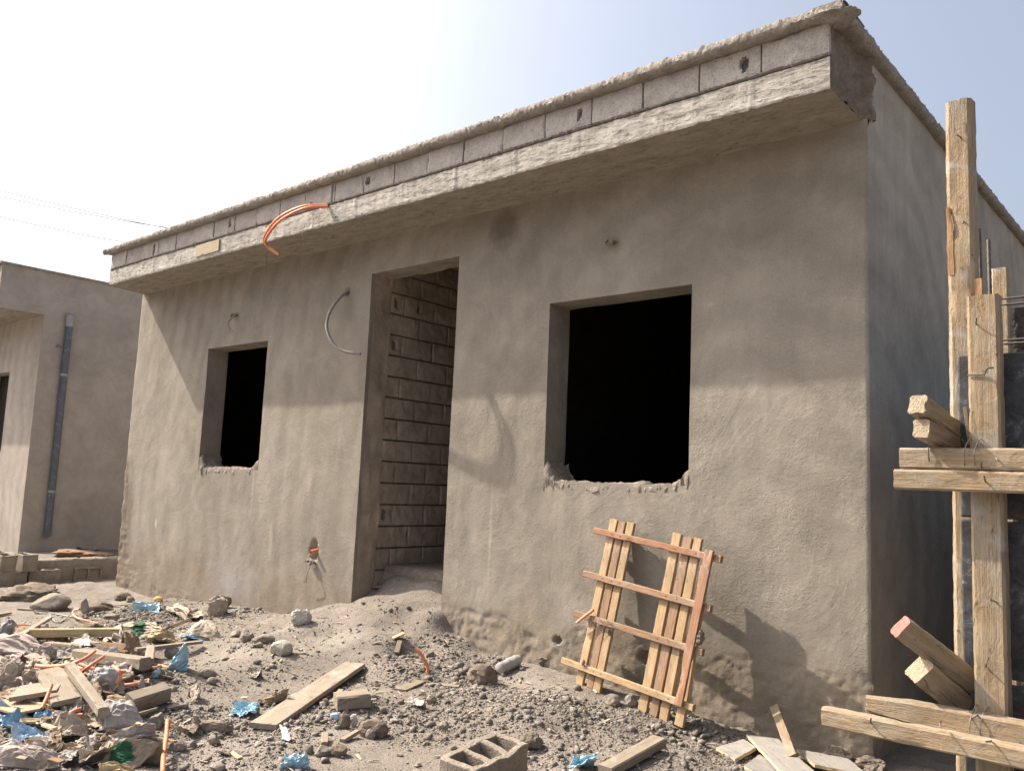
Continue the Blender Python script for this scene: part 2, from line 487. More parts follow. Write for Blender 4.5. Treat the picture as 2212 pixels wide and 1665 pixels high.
def tag(o, label, cat, group=None):
    o['label'] = label
    o['category'] = cat
    if group:
        o['group'] = group
    return o


def thing(name, loc, label, cat, group=None):
    o = bpy.data.objects.new(name, None)
    o.matrix_basis = Matrix.Translation(V(loc))
    o.empty_display_size = .2
    COL.objects.link(o)
    return tag(o, label, cat, group)


def frame(p, q, up=V((0, 0, 1))):
    # matrix with X along p->q, Z as near up as possible, origin at the middle
    x = (q - p).normalized()
    y = up.cross(x)
    if y.length < 1e-4:
        y = V((0, 1, 0)).cross(x)
    y.normalize()
    z = x.cross(y)
    m = Matrix((x, y, z)).transposed().to_4x4()
    m.translation = (p + q) / 2
    return m


def beam_geo(L, w, t, seed=0, rough=.004, cham=.12, seg=None, taper=0, bow=0.0, slant=0.0):
    """worn timber along X: chamfered section lofted with noise"""
    seg = seg or max(6, int(L / .022))
    c = min(w, t) * cham
    a, b = w / 2, t / 2
    sec = []
    n = 4
    pts = [(a - c, b), (a, b - c), (a, -b + c), (a - c, -b), (-a + c, -b), (-a, -b + c), (-a, b - c), (-a + c, b)]
    for k in range(8):
        p, q = pts[k], pts[(k + 1) % 8]
        m = n if k % 2 else 1
        for j in range(m):
            sec.append((p[0] + (q[0] - p[0]) * j / m, p[1] + (q[1] - p[1]) * j / m))
    ns = len(sec)
    vs, fs = [], []
    for i in range(seg + 1):
        s = i / seg
        x = (s - .5) * L
        k = 1 - taper * max(0, (.12 - s) / .12)
        for (y, z) in sec:
            d = rough * (.35 * nz((x * 3 + seed * 7.3, y * 16, z * 16)) + .5 * nz((x * 30, y * 60 + seed, z * 60)))
            d -= rough * 5 * max(0, nz((x * 7 + seed, y * 22, z * 22 + seed)) - .38)
            l = math.hypot(y, z) or 1
            xx = x + (slant * y if i == 0 else 0) + (rough * .8 * nz((y * 50, z * 50, seed)) if i in (0, seg) else 0)
            vs.append((xx, y * k * (1 + d / l) + bow * (1 - (2 * s - 1) ** 2) * 0, z * k * (1 + d / l) + bow * (1 - (2 * s - 1) ** 2)))
    for i in range(seg):
        for k in range(ns):
            a0, a1 = i * ns + k, i * ns + (k + 1) % ns
            fs.append((a0, a0 + ns, a1 + ns, a1))
    fs.append(tuple(range(ns)))
    fs.append(tuple(seg * ns + k for k in range(ns - 1, -1, -1)))
    return vs, fs


def beam(name, p, q, w, t, mat, parent=None, up=V((0, 0, 1)), seed=None, rough=.003, endmat=None, **kw):
    seed = rng.random() * 90 if seed is None else seed
    L = (q - p).length
    vs, fs = beam_geo(L, w, t, seed, rough, **kw)
    fm = None
    mats = [mat]
    if endmat:
        mats = [mat, endmat]
        fm = [0] * len(fs)
        fm[-2] = 1
        fm[-1] = 1
    return link(name, vs, fs, mat, parent, frame(p, q, up), 35, mats, fm)


def tube_geo(pts, r, ns=10, sub=6, close_caps=True):
    # Catmull-Rom through pts
    P = [V(p) for p in pts]
    path = []
    if len(P) == 2:
        path = [P[0].lerp(P[1], k / 4) for k in range(5)]
    else:
        E = [2 * P[0] - P[1]] + P + [2 * P[-1] - P[-2]]
        for i in range(1, len(E) - 2):
            for k in range(sub):
                s = k / sub
                a, b, c, d = E[i - 1], E[i], E[i + 1], E[i + 2]
                path.append(.5 * ((2 * b) + (c - a) * s + (2 * a - 5 * b + 4 * c - d) * s * s + (3 * b - a - 3 * c + d) * s ** 3))
        path.append(P[-1])
    vs, fs = [], []
    T0 = (path[1] - path[0]).normalized()
    N = T0.orthogonal().normalized()
    for i, p in enumerate(path):
        T = (path[min(i + 1, len(path) - 1)] - path[max(i - 1, 0)]).normalized()
        N = (N - T * N.dot(T)).normalized()
        B = T.cross(N)
        for k in range(ns):
            a = 2 * math.pi * k / ns
            vs.append(p + (N * math.cos(a) + B * math.sin(a)) * r)
    for i in range(len(path) - 1):
        for k in range(ns):
            a0, a1 = i * ns + k, i * ns + (k + 1) % ns
            fs.append((a0, a1, a1 + ns, a0 + ns))
    if close_caps:
        # hollow looking ends: a small inset pushed inside
        for (i, sgn) in ((0, 1), (len(path) - 1, -1)):
            T = (path[min(i + 1, len(path) - 1)] - path[max(i - 1, 0)]).normalized() * sgn
            base = len(vs)
            for k in range(ns):
                o = vs[i * ns + k]
                vs.append(path[i] + (o - path[i]) * .72)
            for k in range(ns):
                o = vs[base + k]
                vs.append(o + T * r * 1.5)
            for k in range(ns):
                k2 = (k + 1) % ns
                fs.append((i * ns + k, base + k, base + k2, i * ns + k2))
                fs.append((base + k, base + ns + k, base + ns + k2, base + k2))
            fs.append(tuple(base + ns + k for k in range(ns)))
    return vs, fs


def tube(name, pts, r, mat, parent=None, ns=10, sub=6, hollow=True):
    vs, fs = tube_geo(pts, r, ns, sub, hollow)
    c = sum(vs, V()) / len(vs)
    return link(name, [v - c for v in vs], fs, mat, parent, Matrix.Translation(c), 40)


def ico(sub):
    import bmesh
    bm = bmesh.new()
    bmesh.ops.create_icosphere(bm, subdivisions=sub, radius=1)
    vs = [v.co.copy() for v in bm.verts]
    fs = [tuple(v.index for v in f.verts) for f in bm.faces]
    bm.free()
    return vs, fs


ICO = {k: ico(k) for k in (1, 2, 3, 4)}


def lump_geo(sx, sy, sz, seed, cuts=9, rough=.1, sub=4, angular=.35):
    vs, fs = ICO[sub]
    rr = random.Random(seed)
    planes = []
    for _ in range(cuts):
        n = V((rr.gauss(0, 1), rr.gauss(0, 1), rr.gauss(0, 1))).normalized()
        planes.append((n, rr.uniform(1 - angular, 1 - angular * .4)))
    out = []
    for v in vs:
        p = v.copy()
        for n, d in planes:
            e = p.dot(n) - d
            if e > 0:
                p -= n * e
        q = p * 2.2 + V((seed * 3.1, 0, 0))
        p += v * rough * (nz(q) + .5 * nz(q * 2.7) + .3 * nz(q * 6))
        out.append(V((p.x * sx, p.y * sy, p.z * sz)))
    return out, fs


def lump(name, box, mat, label, cat, group=None, seed=None, depth=.9, sink=.18, kw=None, smooth=30, tilt=0):
    """a stone / clod standing on the ground whose picture box is (u0,v0,u1,v1)"""
    (u0, v0), (u1, v1) = box
    seed = rng.randint(1, 9999) if seed is None else seed
    g = G((u0 + u1) / 2, v1 - (v1 - v0) * .12)
    k = dep(g) / CF
    w, h = (u1 - u0) * k, (v1 - v0) * k
    h = h * .95
    sx, sz = w / 2 * 1.08, h / 2 * 1.15
    sy = w / 2 * depth
    kw = kw or {}
    vs, fs = lump_geo(sx, sy, sz, seed, **kw)
    c = V((g.x, g.y, H(g.x, g.y) + sz * (1 - 2 * sink) * .9))
    m = Matrix.Translation(c) @ Euler((rng.uniform(-.15, .15), tilt, YAW + rng.uniform(-.3, .3))).to_matrix().to_4x4()
    o = link(name, vs, fs, mat, None, m, smooth)
    return tag(o, label, cat, group)


def sheet(name, quad, hgt, cr, mat, label, cat, group=None, seed=None, n=34, lift=.006, power=.7, jag=.03, tilt=None, edge=0.0):
    """crumpled bag or sheet: a creased surface sloping up from its front edge, its back hanging to the ground.
    quad = picture corners, front left, front right, back right, back left"""
    seed = rng.randint(1, 999) if seed is None else seed
    A, B = G(*quad[0]), G(*quad[1])
    cen = (A + B) / 2
    xd = (B - A).normalized()
    toc = V((CAM.x - cen.x, CAM.y - cen.y, 0)).normalized()
    away = -toc
    flat = V((xd.x, xd.y, 0)).normalized()
    away = away - flat * away.dot(flat) * .6
    away.normalize()
    th = R(38 if tilt is None else tilt)
    bd = away * math.cos(th) + V((0, 0, 1)) * math.sin(th)
    nrm = xd.cross(bd).normalized()
    if nrm.z < 0:
        nrm = -nrm

    def hit(q):
        d = ray(*q)
        return CAM + d * ((cen - CAM).dot(nrm) / d.dot(nrm))
    P = [hit(q) for q in quad]
    c = sum(P, V()) / 4
    c.z = H(c.x, c.y)
    size = max((P[0] - P[2]).length, (P[1] - P[3]).length)
    f = 1 / size
    back = 7
    rr = random.Random(seed * 13 + 5)
    folds = []
    for k in range(9):
        an = rr.uniform(0, math.pi)
        folds.append((math.cos(an), math.sin(an), rr.uniform(.1, .9) * math.cos(an) + rr.uniform(.1, .9) * math.sin(an), rr.choice([-1, 1, 1]) * rr.uniform(.5, 1.6) * (.8 if k < 4 else .45)))
    f0 = sum(a * abs(dx * .5 + dy * .5 - o) for dx, dy, o, a in folds)
    f1 = sum(a * abs(dx * .2 + dy * .8 - o) for dx, dy, o, a in folds)
    fm_ = (f0 + f1) / 2
    vs, fs = [], []
    rows = n + back
    for j in range(rows + 1):
        for i in range(n + 1):
            u, v = i / n, min(1, j / n)
            p = P[0] * (1 - u) * (1 - v) + P[1] * u * (1 - v) + P[2] * u * v + P[3] * (1 - u) * v
            q = V((u * 1.6 + seed, v * 1.6, seed * .37))
            q = q + V((nz(q * 1.3), nz(q * 1.3 + V((5, 2, 8))), 0)) * .25
            wv = V((nz(q * 2.1), nz(q * 2.1 + V((9, 9, 9))), nz(q * 2.3 + V((4, 4, 4))))) + .5 * V((nz(q * 6), nz(q * 6 + V((9, 9, 9))), 0))
            p = p + wv * jag * size
            prof = max(0, math.sin(math.pi * u) * math.sin(math.pi * min(1, v * .8))) ** power
            rid = 1 - abs(nz(q * 1.7)) * 2.6
            rid2 = 1 - abs(nz(q * 3.6 + V((3, 1, 7)))) * 2.4
            rid3 = 1 - abs(nz(q * 7.5 + V((8, 1, 2)))) * 2.2
            uw, vw = u + .07 * wv.x, v + .07 * wv.y
            fold = sum(a * abs(dx * uw + dy * vw - o) for dx, dy, o, a in folds) - fm_
            p = p + nrm * (lift + hgt * prof + cr * (1.5 * fold + .3 * rid + .2 * rid2 + .07 * rid3 - .1))
            g0 = H(p.x, p.y)
            if j > n:
                k = (j - n) / back
                p = p + away * (.35 * k * max(.03, p.z - g0) + .01 * k)
                g0 = H(p.x, p.y)
                p.z = p.z + (g0 - .01 - p.z) * k ** 1.6
            p.z = max(p.z, g0 + (.003 if 0 < j <= n else -.012))
            vs.append(p - c)
    w = n + 1
    for j in range(rows):
        for i in range(n):
            a = j * w + i
            if (i * 7 + j * 3 + seed) % 2:
                fs += [(a, a + 1, a + w + 1), (a, a + w + 1, a + w)]
            else:
                fs += [(a, a + 1, a + w), (a + 1, a + w + 1, a + w)]
    o = link(name, vs, fs, mat, None, Matrix.Translation(c), 24)
    sm = o.modifiers.new('thickness', 'SOLIDIFY')
    sm.thickness = .002
    return tag(o, label, cat, group)


def bag(name, box, mat, label, cat, group=None, seed=None, depth=.7, tilt=0.0, crum=.3, lean=0.0, sub=4):
    """crumpled standing bag, real volume, sharp paper creases"""
    (u0, v0), (u1, v1) = box
    seed = rng.randint(1, 999) if seed is None else seed
    g = G((u0 + u1) / 2, v1 - (v1 - v0) * .1)
    k = dep(g) / CF
    w, h = (u1 - u0) * k, (v1 - v0) * k
    vs, fs = ICO[sub]
    out = []
    for v in vs:
        q = V((v.x * 1.5 + seed, v.y * 1.5, v.z * 1.5))
        rid = 1 - abs(nz(q)) * 2.4
        rid2 = 1 - abs(nz(q * 2.3)) * 2.2
        s = 1 + crum * (.55 * rid + .35 * rid2 + .2 * nz(q * 5) - .35)
        # box-ish superellipsoid so it reads as a folded bag
        p = V([math.copysign(abs(c) ** .75, c) for c in v]) * s * .8
        out.append(V((p.x * w / 2 * 1.15, p.y * w / 2 * depth, p.z * h / 2 * 1.2)))
    c = V((g.x, g.y, H(g.x, g.y) + h * .38))
    m = Matrix.Translation(c) @ Euler((lean, tilt, YAW + rng.uniform(-.2, .2))).to_matrix().to_4x4()
    o = link(name, out, fs, mat, None, m, 22)
    return tag(o, label, cat, group)


def plank(a, b, w, t, mat, label, la=0.0, lb=0.0, roll=0.0, group='loose boards and timbers on the dirt', name='plank', rough=.003, cat='plank', **kw):
    p, q = G(*a, lift=la), G(*b, lift=lb)
    p = V((p.x, p.y, H(p.x, p.y) + la + t / 2))
    q = V((q.x, q.y, H(q.x, q.y) + lb + t / 2))
    up = Matrix.Rotation(roll, 3, (q - p).normalized()) @ V((0, 0, 1))
    o = beam(name, p, q, w, t, mat, None, up, rough=rough, **kw)
    return tag(o, label, cat, group)


def grid(nx, ny, fn, flip=False):
    vs = [fn(i, j) for j in range(ny + 1) for i in range(nx + 1)]
    w = nx + 1
    fs = []
    for j in range(ny):
        for i in range(nx):
            a = j * w + i
            f = (a, a + 1, a + w + 1, a + w)
            fs.append(f[::-1] if flip else f)
    return vs, fs


class Geo:
    def __init__(s):
        s.v, s.f, s.m = [], [], []

    def add(s, g, m=0):
        o = len(s.v)
        s.v += [V(x) for x in g[0]]
        s.f += [tuple(i + o for i in f) for f in g[1]]
        s.m += [m] * len(g[1])

    def box(s, a, b, m=0):
        x0, y0, z0 = a
        x1, y1, z1 = b
        vs = [(x0, y0, z0), (x1, y0, z0), (x1, y1, z0), (x0, y1, z0), (x0, y0, z1), (x1, y0, z1), (x1, y1, z1), (x0, y1, z1)]
        fs = [(0, 3, 2, 1), (4, 5, 6, 7), (0, 1, 5, 4), (1, 2, 6, 5), (2, 3, 7, 6), (3, 0, 4, 7)]
        s.add((vs, fs), m)


# ------------------------------------------------------------------ ground
def axis(a, b, step, lo, hi):
    xs = list(np.arange(a, b + 1e-6, step))
    s, x = step, a
    left = []
    while x > lo:
        s *= 1.35
        x -= s
        left.append(x)
    s, x = step, b
    right = []
    while x < hi:
        s *= 1.35
        x += s
        right.append(x)
    return left[::-1] + xs + right


gx = axis(-9.6, 1.9, .026, -260, 260)
gy = axis(-4.0, .62, .026, -260, 260)
nx_, ny_ = len(gx) - 1, len(gy) - 1


def gfn(i, j):
    x, y = gx[i], gy[j]
    near = -14 < x < 4 and -7 < y < 9
    return (x, y, hfull(x, y) if near else hbase(x, y) + .15 * nz((x * .05, y * .05, 0)))


vs, fs = grid(nx_, ny_, gfn)
o = link('ground', vs, fs, 'ground', smooth=60)
o['kind'] = 'structure'

# ------------------------------------------------------------------ the house
XL, DD, ZS, TF, ZB, HC = -9.27, .5086, 3.779, .197, .198, .074
ZF = ZS + TF
ZT = ZF + ZB
ZC = ZT + HC
XR = -.035
OPEN = {'wr': (-2.383, -1.158, 1.534, 2.906), 'wl': (-7.4465, -6.2256, 1.546, 2.925), 'd': (-4.557, -3.401, -.4, 3.433)}
REV = .257
house = thing('unfinished_house', (-4.6, 0, 0), 'grey single-storey house of raw plaster with empty door and window openings', 'house')


def base_mask(x, z):
    """how far the plaster has fallen off / gone lumpy near the foot of the wall"""
    n = nz((x * 1.9, z * 1.9, 4)) + .5 * nz((x * 5.1, z * 5.1, 8))
    if x > -3.5:
        zb = .46 + .16 * n + (.12 if x > -1 else 0) * ss(-1.2, -.2, x)
        k = ss(-3.5, -3.2, x)
    elif x < -8.3:
        zb = .45 + .2 * n + 1.2 * ss(-9.0, -9.25, x)
        k = ss(-8.3, -8.9, x)
    else:
        zb = .12 + .1 * n
        k = .6
    return k * (1 - ss(zb - .03, zb + .03, z))


def wall_y(x, z):
    y = .006 * nz((x * .9, z * .9, 0)) + .004 * nz((x * 2.7, z * 2.2, 3)) + .0022 * nz((x * 8, z * 6, 5)) + .0012 * nz((x * 19, z * 15, 2))
    m = max(base_mask(x, z), .7 * (1 - ss(.7, 1.0, math.hypot((x + 2.9) / .2, (z - 3.6) / .2) + .5 * nz((x * 9, z * 9, 3)))))
    if m > 0:
        q = V((x, z, 0))
        w = V((nz(q * 5), nz(q * 5 + V((3, 3, 3))), 0)) * .06
        q = q + w
        big = nz(q * 4.5 + V((0, 0, 2)))
        l = (1 - abs(nz(q * 9)) * 2) * .5 + (1 - abs(nz(q * 19 + V((7, 1, 1)))) * 2) * .3 + nz(q * 42) * .25
        y += m * (.012 - .022 * max(0, big) - .013 * l - .008 * max(0, nz(q * 2.2 + V((4, 4, 4)))))
    # chiselled socket holes
    for (hx, hz, rx, hz2) in ((-5.16, .80, .055, .10), (-4.905, 3.305, .03, .03), (-1.46, .40, .05, .045), (-2.2, .40, .03, .03)):
        d = math.hypot((x - hx) / rx, (z - hz) / hz2) + .25 * nz((x * 30, z * 30, 1))
        if d < 1.2:
            y += .05 * (1 - ss(.8, 1.1, d))
    return y


step = .026
xs = list(np.linspace(XL, -3.46, 223)) + list(np.linspace(-3.446, 0, 247))
zs_ = list(np.arange(-.2, .85, .0135)) + list(np.linspace(.864, ZS, 112))


def snap(arr, val):
    k = min(range(len(arr)), key=lambda i: abs(arr[i] - val))
    arr[k] = val
    return k


oi_ = {}
for k, (a, b, c, d) in OPEN.items():
    oi_[k] = (snap(xs, a), snap(xs, b), 0 if k == 'd' else snap(zs_, c), snap(zs_, d))
NX, NZ = len(xs) - 1, len(zs_) - 1
W_ = NX + 1
vs, fs = [], []
for j in range(NZ + 1):
    for i in range(NX + 1):
        x, z = xs[i], zs_[j]
        y = wall_y(x, z)
        if i == 0:
            x += .014 * nz((z * 5, 0, 1)) + .008 * nz((z * 16, 0, 4)) + (.02 if z < 1.2 else 0) * nz((z * 9, 3, 3))
            y += .012
        if i == NX:
            x += abs(.004 * nz((z * 6, 0, 1))) + (.014 * abs(nz((z * 14, 7, 1))) if z < .5 else 0)
            y += .008
        vs.append((x, y, z))


def inop(i, j):
    for (a, b, c, d) in oi_.values():
        if a <= i < b and c <= j < d:
            return True
    return False


for j in range(NZ):
    for i in range(NX):
        if not inop(i, j):
            a = j * W_ + i
            fs.append((a, a + 1, a + W_ + 1, a + W_))
# reveals grown out of the rim vertices
for k, (a, b, c, d) in oi_.items():
    def strip(ids, wob=0.0):
        rows = [ids]
        for m_ in range(1, 7):
            y = REV * m_ / 6
            row = []
            for q in ids:
                x0, y0, z0 = vs[q]
                n = .004 * nz((x0 * 5 + m_, z0 * 5, m_ * .7)) + wob * nz((x0 * 7, m_, z0 * 3))
                row.append(len(vs))
                vs.append((x0 + n, max(y, y0 + .01 * m_), z0 + n))
            rows.append(row)
        for r0, r1 in zip(rows, rows[1:]):
            for q in range(len(r0) - 1):
                fs.append((r0[q], r1[q], r1[q + 1], r0[q + 1]))
    strip([j * W_ + a for j in range(c, d + 1)], .02 if k == 'd' else 0)
    strip([j * W_ + b for j in range(d, c - 1, -1)])
    strip([d * W_ + i for i in range(a, b + 1)], .02 if k == 'd' else 0)
nd = {}
fmi = []
for f in fs:
    cx = sum(vs[q][0] for q in f) / len(f)
    cy = sum(vs[q][1] for q in f) / len(f)
    fmi.append(1 if cy > .03 and abs(cx + 4.557) < .05 else 0)
link('front_wall', vs, fs, None, house, None, 70, ['plaster', 'block_in'], fmi)


# rough broken sills
def sill(key, seed):
    a, b, c, d = OPEN[key]
    n = 190
    prof = [(.02, -.06), (.008, -.035), (.0, -.02), (.0, -.004), (.008, .004), (.03, .012), (.08, .012), (.14, .012), (.2, .01), (.25, .006), (.262, -.01), (.265, -.08)]

    def fn(i, j):
        s = i / n
        x = a + (b - a) * s
        dl, dr = x - a, b - x
        up = .13 * math.exp(-(dl / .07) ** 2) + .10 * math.exp(-(dr / .1) ** 2) + .02 * nz((x * 6, seed, 0)) + .014 * nz((x * 19, seed, 0))
        y, z = prof[j]
        if j in (0, len(prof) - 1):
            up *= .1
        l = .016 * (.5 - abs(nz((x * 17, y * 20, z * 20 + seed))) * 2) + .010 * nz((x * 38, y * 40, seed)) + .008 * nz((x * 90, y * 80, z * 60 + seed))
        l *= 1 + 1.8 * math.exp(-(dl / .14) ** 2) + .8 * math.exp(-(dr / .1) ** 2)
        low = c + z + (up if j > 1 else 0) + l
        if j < 3:
            low -= .018 * (1 + 1.0 * nz((x * 5, seed, 2))) + l * .75
        back = .35 if y > .15 and dl > .12 else 1
        return (x, y + l * .45 + wall_y(x, c - .1) * .8, c + (low - c) * (back if low > c else 1))
    g = grid(n, len(prof) - 1, fn)
    return link('window_sill', g[0], g[1], 'sillmortar', house, smooth=50)


sill('wr', 3)
sill('wl', 8)

# side walls, back, floor, ceiling
SY1 = 9.0


def sfn(i, j):
    y = .0 + SY1 * (i / 150)
    z = -.35 + (ZT + .35) * (j / 60)
    x = .004 * nz((y * .8, z * .8, 0)) + .003 * nz((y * 3, z * 2, 3))
    if i == 0:
        y = .008 + wall_y(0, z) * 1.0 if z < ZS else .05
        x = .003 * nz((z * 6, 0, 1))
        if z > ZS - .05:
            x += 0
    if z < .35:
        x += (.03 * nz((y * 6, z * 6, 1)) + .02 * nz((y * 15, z * 15, 2))) * ss(.35, .1, z)
    return (x, y, z)


g = grid(150, 60, sfn)
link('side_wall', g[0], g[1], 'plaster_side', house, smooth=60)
g = Geo()
g.box((XL + .02, SY1 - .2, -.3), (-.02, SY1, ZT))
g.box((XL + .012, .02, -.3), (XL + .2, SY1 - .21, ZT - .003))
link('rear_wall', g.v, g.f, 'plaster_side', house)
# inner rooms: partitions and floor
g = Geo()
g.box((-9.05, 4.0, .3), (-.2, 4.15, 3.77))
g.box((-3.2, .28, .3), (-3.05, 3.99, 3.77))
g.box((-9.06, .275, .2), (-9.0, 3.99, 3.77))
g.box((-.2, .275, .2), (-.12, 3.99, 3.77))
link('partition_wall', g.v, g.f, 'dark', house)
g = Geo()
g.box((-9.0, .62, .3), (-4.72, 3.99, .62))
g.box((-3.04, .3, .3), (-.21, 3.99, .62))
g.box((-4.5, 1.3, .3), (-3.21, 3.99, .66))
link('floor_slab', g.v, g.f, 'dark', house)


# the doorstep: a worn concrete edge inside the doorway
def stepfn(i, j):
    u, v = i / 24, j / 10
    x = -4.55 + 1.16 * u
    pr = [(.30, .40), (.52, .5), (.58, .60), (.60, .66), (.63, .685), (.7, .69), (.85, .69), (1.0, .69), (1.15, .69), (1.3, .685), (1.31, .5)]
    y, z = pr[j]
    e = -.0 + .10 * (u - .5)
    return (x, y - .18 + e + .02 * nz((x * 6, v * 4, 1)), z + .02 + .014 * nz((x * 9, y * 9, 2)))


g = grid(24, 10, stepfn)
link('doorstep', g[0], g[1], 'rubble', house, smooth=50)


# block walls: every block a bumpy face with recessed joints
def block_face(L, Hh, seed, hole=None, rough=.004, cell=.02):
    n, m = max(4, int(L / cell)), max(4, int(Hh / cell))
    e = .0035
    X = [0] + list(np.linspace(e, L - e, n)) + [L]
    Z = [0] + list(np.linspace(e, Hh - e, m)) + [Hh]
    n, m = len(X) - 1, len(Z) - 1

    def fn(i, j):
        x, z = X[i], Z[j]
        y = rough * (nz((x * 14 + seed, z * 14, 0)) + .6 * nz((x * 40 + seed, z * 40, 3)))
        ch = max(0, nz((x * 13 + seed, z * 13, 7)) - .15)
        if i in (0, n) or j in (0, m):
            y += .022
        elif i in (1, n - 1) or j in (1, m - 1):
            y += .002 + .02 * ch
        if hole:
            d = math.hypot((x - hole[0]) / hole[2], (z - hole[1]) / hole[3]) + .3 * nz((x * 40, z * 40, seed))
            if d < 1:
                y += .12
        return (x, y, z)
    return grid(n, m, fn)


# parapet course
g = Geo()
x = XR
k = 0
seams = []
holes = {1: (.30, .09, .018, .045), 4: (.30, .1, .017, .035), 9: (.06, .1, .03, .035), 16: (.31, .1, .02, .04), 20: (.3, .08, .02, .07), 12: (.1, .03, .02, .03)}
while x > -9.0:
    L = .4055
    if k == 10:
        L = .4055
    if k == 11:
        L = .03
    if x - L < -9.07:
        L = x + 9.085
    f = block_face(L, ZB - .012, k * 3.3, holes.get(k), .003, .014)
    dy = .006 * rng.uniform(-1, 1)
    a = rng.uniform(-.006, .006)
    g.add(([(x - L + v[0], -DD + dy + v[1] + a * v[0], ZF + .012 + v[2]) for v in f[0]], f[1]), 0)
    x -= L + .0045
    k += 1
# right end of the course (rough rendered) and mortar bed behind
g.box((-9.05, -DD + .03, ZF - .01), (XR - .035, -DD + .16, ZT + .004), 1)


def bed(i, j):
    x = -9.08 + (9.08 + XR) * i / 900
    a = j / 4 * math.pi
    r = .013 + .010 * nz((x * 7, 3, 0)) + .009 * nz((x * 29, 1, 0)) + .005 * nz((x * 70, 1, 0))
    return (x, -DD + .012 - (r + .004) * math.sin(a), ZF + .006 + r * math.cos(a) * -1)


f = grid(900, 4, bed)
g.add(f, 1)
link('parapet', g.v, g.f, None, house, None, 40, ['block', 'mortar'], g.m)


# cantilever slab: pale board-marked fascia, soffit, rough right end
def xleft(y):
    return -9.09 - .12 * (y + DD) / DD


g = Geo()


def fas(i, j):
    s, v = i / 700, j / 16
    x = -9.09 + (9.09 + XR) * s
    z = ZS + TF * v
    bay = math.floor((x + .2) / .62)
    y = .003 * nz((x * 1.2, z * 5, 0)) + .0022 * nz((x * 4, z * 30, 2)) + .0028 * nz((x * 14, z * 80, 5)) + .002 * nz((x * 50, z * 60, 5)) + .003 * nz((bay * 7.7, 0, 0))
    fx = (x + .2) / .62 - bay
    y += -.008 * math.exp(-((fx - .5) / .03) ** 2) * (nz((bay * 3.3, z * 6, 0)) + .4)
    if j == 0:
        z += .004 * nz((x * 5, 0, 0)) + .005 * nz((x * 23, 0, 0)) + .004 * nz((x * 60, 0, 0))
        y += .006
    if j == 16:
        z += .006 * nz((x * 12, 4, 0)) - .004
        y += .012
    return (x, -DD + y, z)


g.add(grid(700, 16, fas), 0)


def sof(i, j):
    s, v = i / 460, j / 14
    y = -DD + .006 + (DD + .02) * v
    x = xleft(y) + (XR - xleft(y)) * s
    z = ZS + .004 * nz((x * 3, y * 3, 1)) + .003 * nz((x * 12, y * 9, 4))
    if j == 0:
        z = ZS + .004 * nz((x * 5, 0, 0)) + .005 * nz((x * 23, 0, 0)) + .004 * nz((x * 60, 0, 0))
    if j >= 13:
        z -= .012 * (j - 12.6) * (.6 + nz((x * 5, 3, 3)))
    return (x, y, z)


g.add(grid(460, 14, sof, True), 1)


def rend(i, j):
    y = -DD + .02 + (DD + .055) * i / 36
    z = ZS + (ZT - ZS) * j / 28
    l = abs(nz((y * 9, z * 9, 3))) + .7 * abs(nz((y * 22, z * 22, 1)))
    x = XR - .012 + (.034 * l + .016 * nz((y * 40, z * 40, 1))) * (1 if 0 < i < 36 else 0)
    return (x + .054 * ss(-.03, .05, y), y, z)


g.add(grid(36, 28, rend), 2)


def lend(i, j):
    y = -DD + .003 + (DD + .05) * i / 20
    z = ZS + (ZT - ZS) * j / 20
    return (xleft(y) - .004 + .02 * nz((y * 12, z * 14, 1)) + .01 * nz((y * 30, z * 30, 1)), y, z)


g.add(grid(20, 20, lend, True), 2)
g.box((-9.05, -DD + .03, ZS + .02), (XR - .035, 0.03, ZF - .012), 1)
g.box((-9.2, .035, ZS - .006), (-.015, SY1 - .21, ZF - .012), 1)
# old board still stuck in the fascia
link('roof_slab', g.v, g.f, None, house, None, 45, ['fascia', 'soffit', 'rubble'], g.m)
p, q = atY(423, 544, -DD - .012), atY(472, 533, -DD - .012)
beam('stuck_board', V((p.x, -DD - .004, p.z)), V((q.x, -DD - .004, p.z + .004)), .018, .125, 'stuckwood', house)

# coping: lumpy hand-cast strip
g = Geo()


def cop_section(k):
    # (out, z) going bottom inside -> bottom edge -> face -> top
    return [(-.09, ZT + .002), (-.05, ZT + .001), (.0, ZT - .002), (.04, ZT - .004), (.06, ZT + .004), (.07, ZT + .018), (.073, ZT + .04), (.066, ZT + .062), (.05, ZC), (.0, ZC + .004), (-.1, ZC + .006), (-.3, ZC)]


def copf(n, place, seed):
    S = cop_section(0)

    def fn(i, j):
        s = i / n
        o, z = S[j]
        q = V((s * 37 + seed, j * .55, 0))
        w = 1.0
        d = .005 * nz(q) + .007 * nz(q * 2.9) + .010 * nz(V((s * 400 + seed, j * 1.3, 2))) + .006 * nz(V((s * 1100 + seed, j * 2.7, 6)))
        if j >= 6:
            z += .006 * nz(V((s * 60 + seed, j * .3, 4))) + .010 * nz(V((s * 260, j * .6, 4)))
        return place(s, o + d * (1 if 2 < j < 11 else 0), z + d * .5)
    return fn


g.add(grid(900, 11, copf(900, lambda s, o, z: (-9.14 + (9.14 + .06) * s, -DD - o, z), 0)), 0)
g.add(grid(900, 11, copf(900, lambda s, o, z: (.0 + o - .01, -DD + .03 + (SY1 + DD) * s, z), 50)), 0)
g.box((-9.12, -DD - .05, ZT + .008), (-.1, -DD + .3, ZC - .012))
g.box((-.11, -DD - .068, ZT + .006), (.05, -DD + .1, ZC - .004))
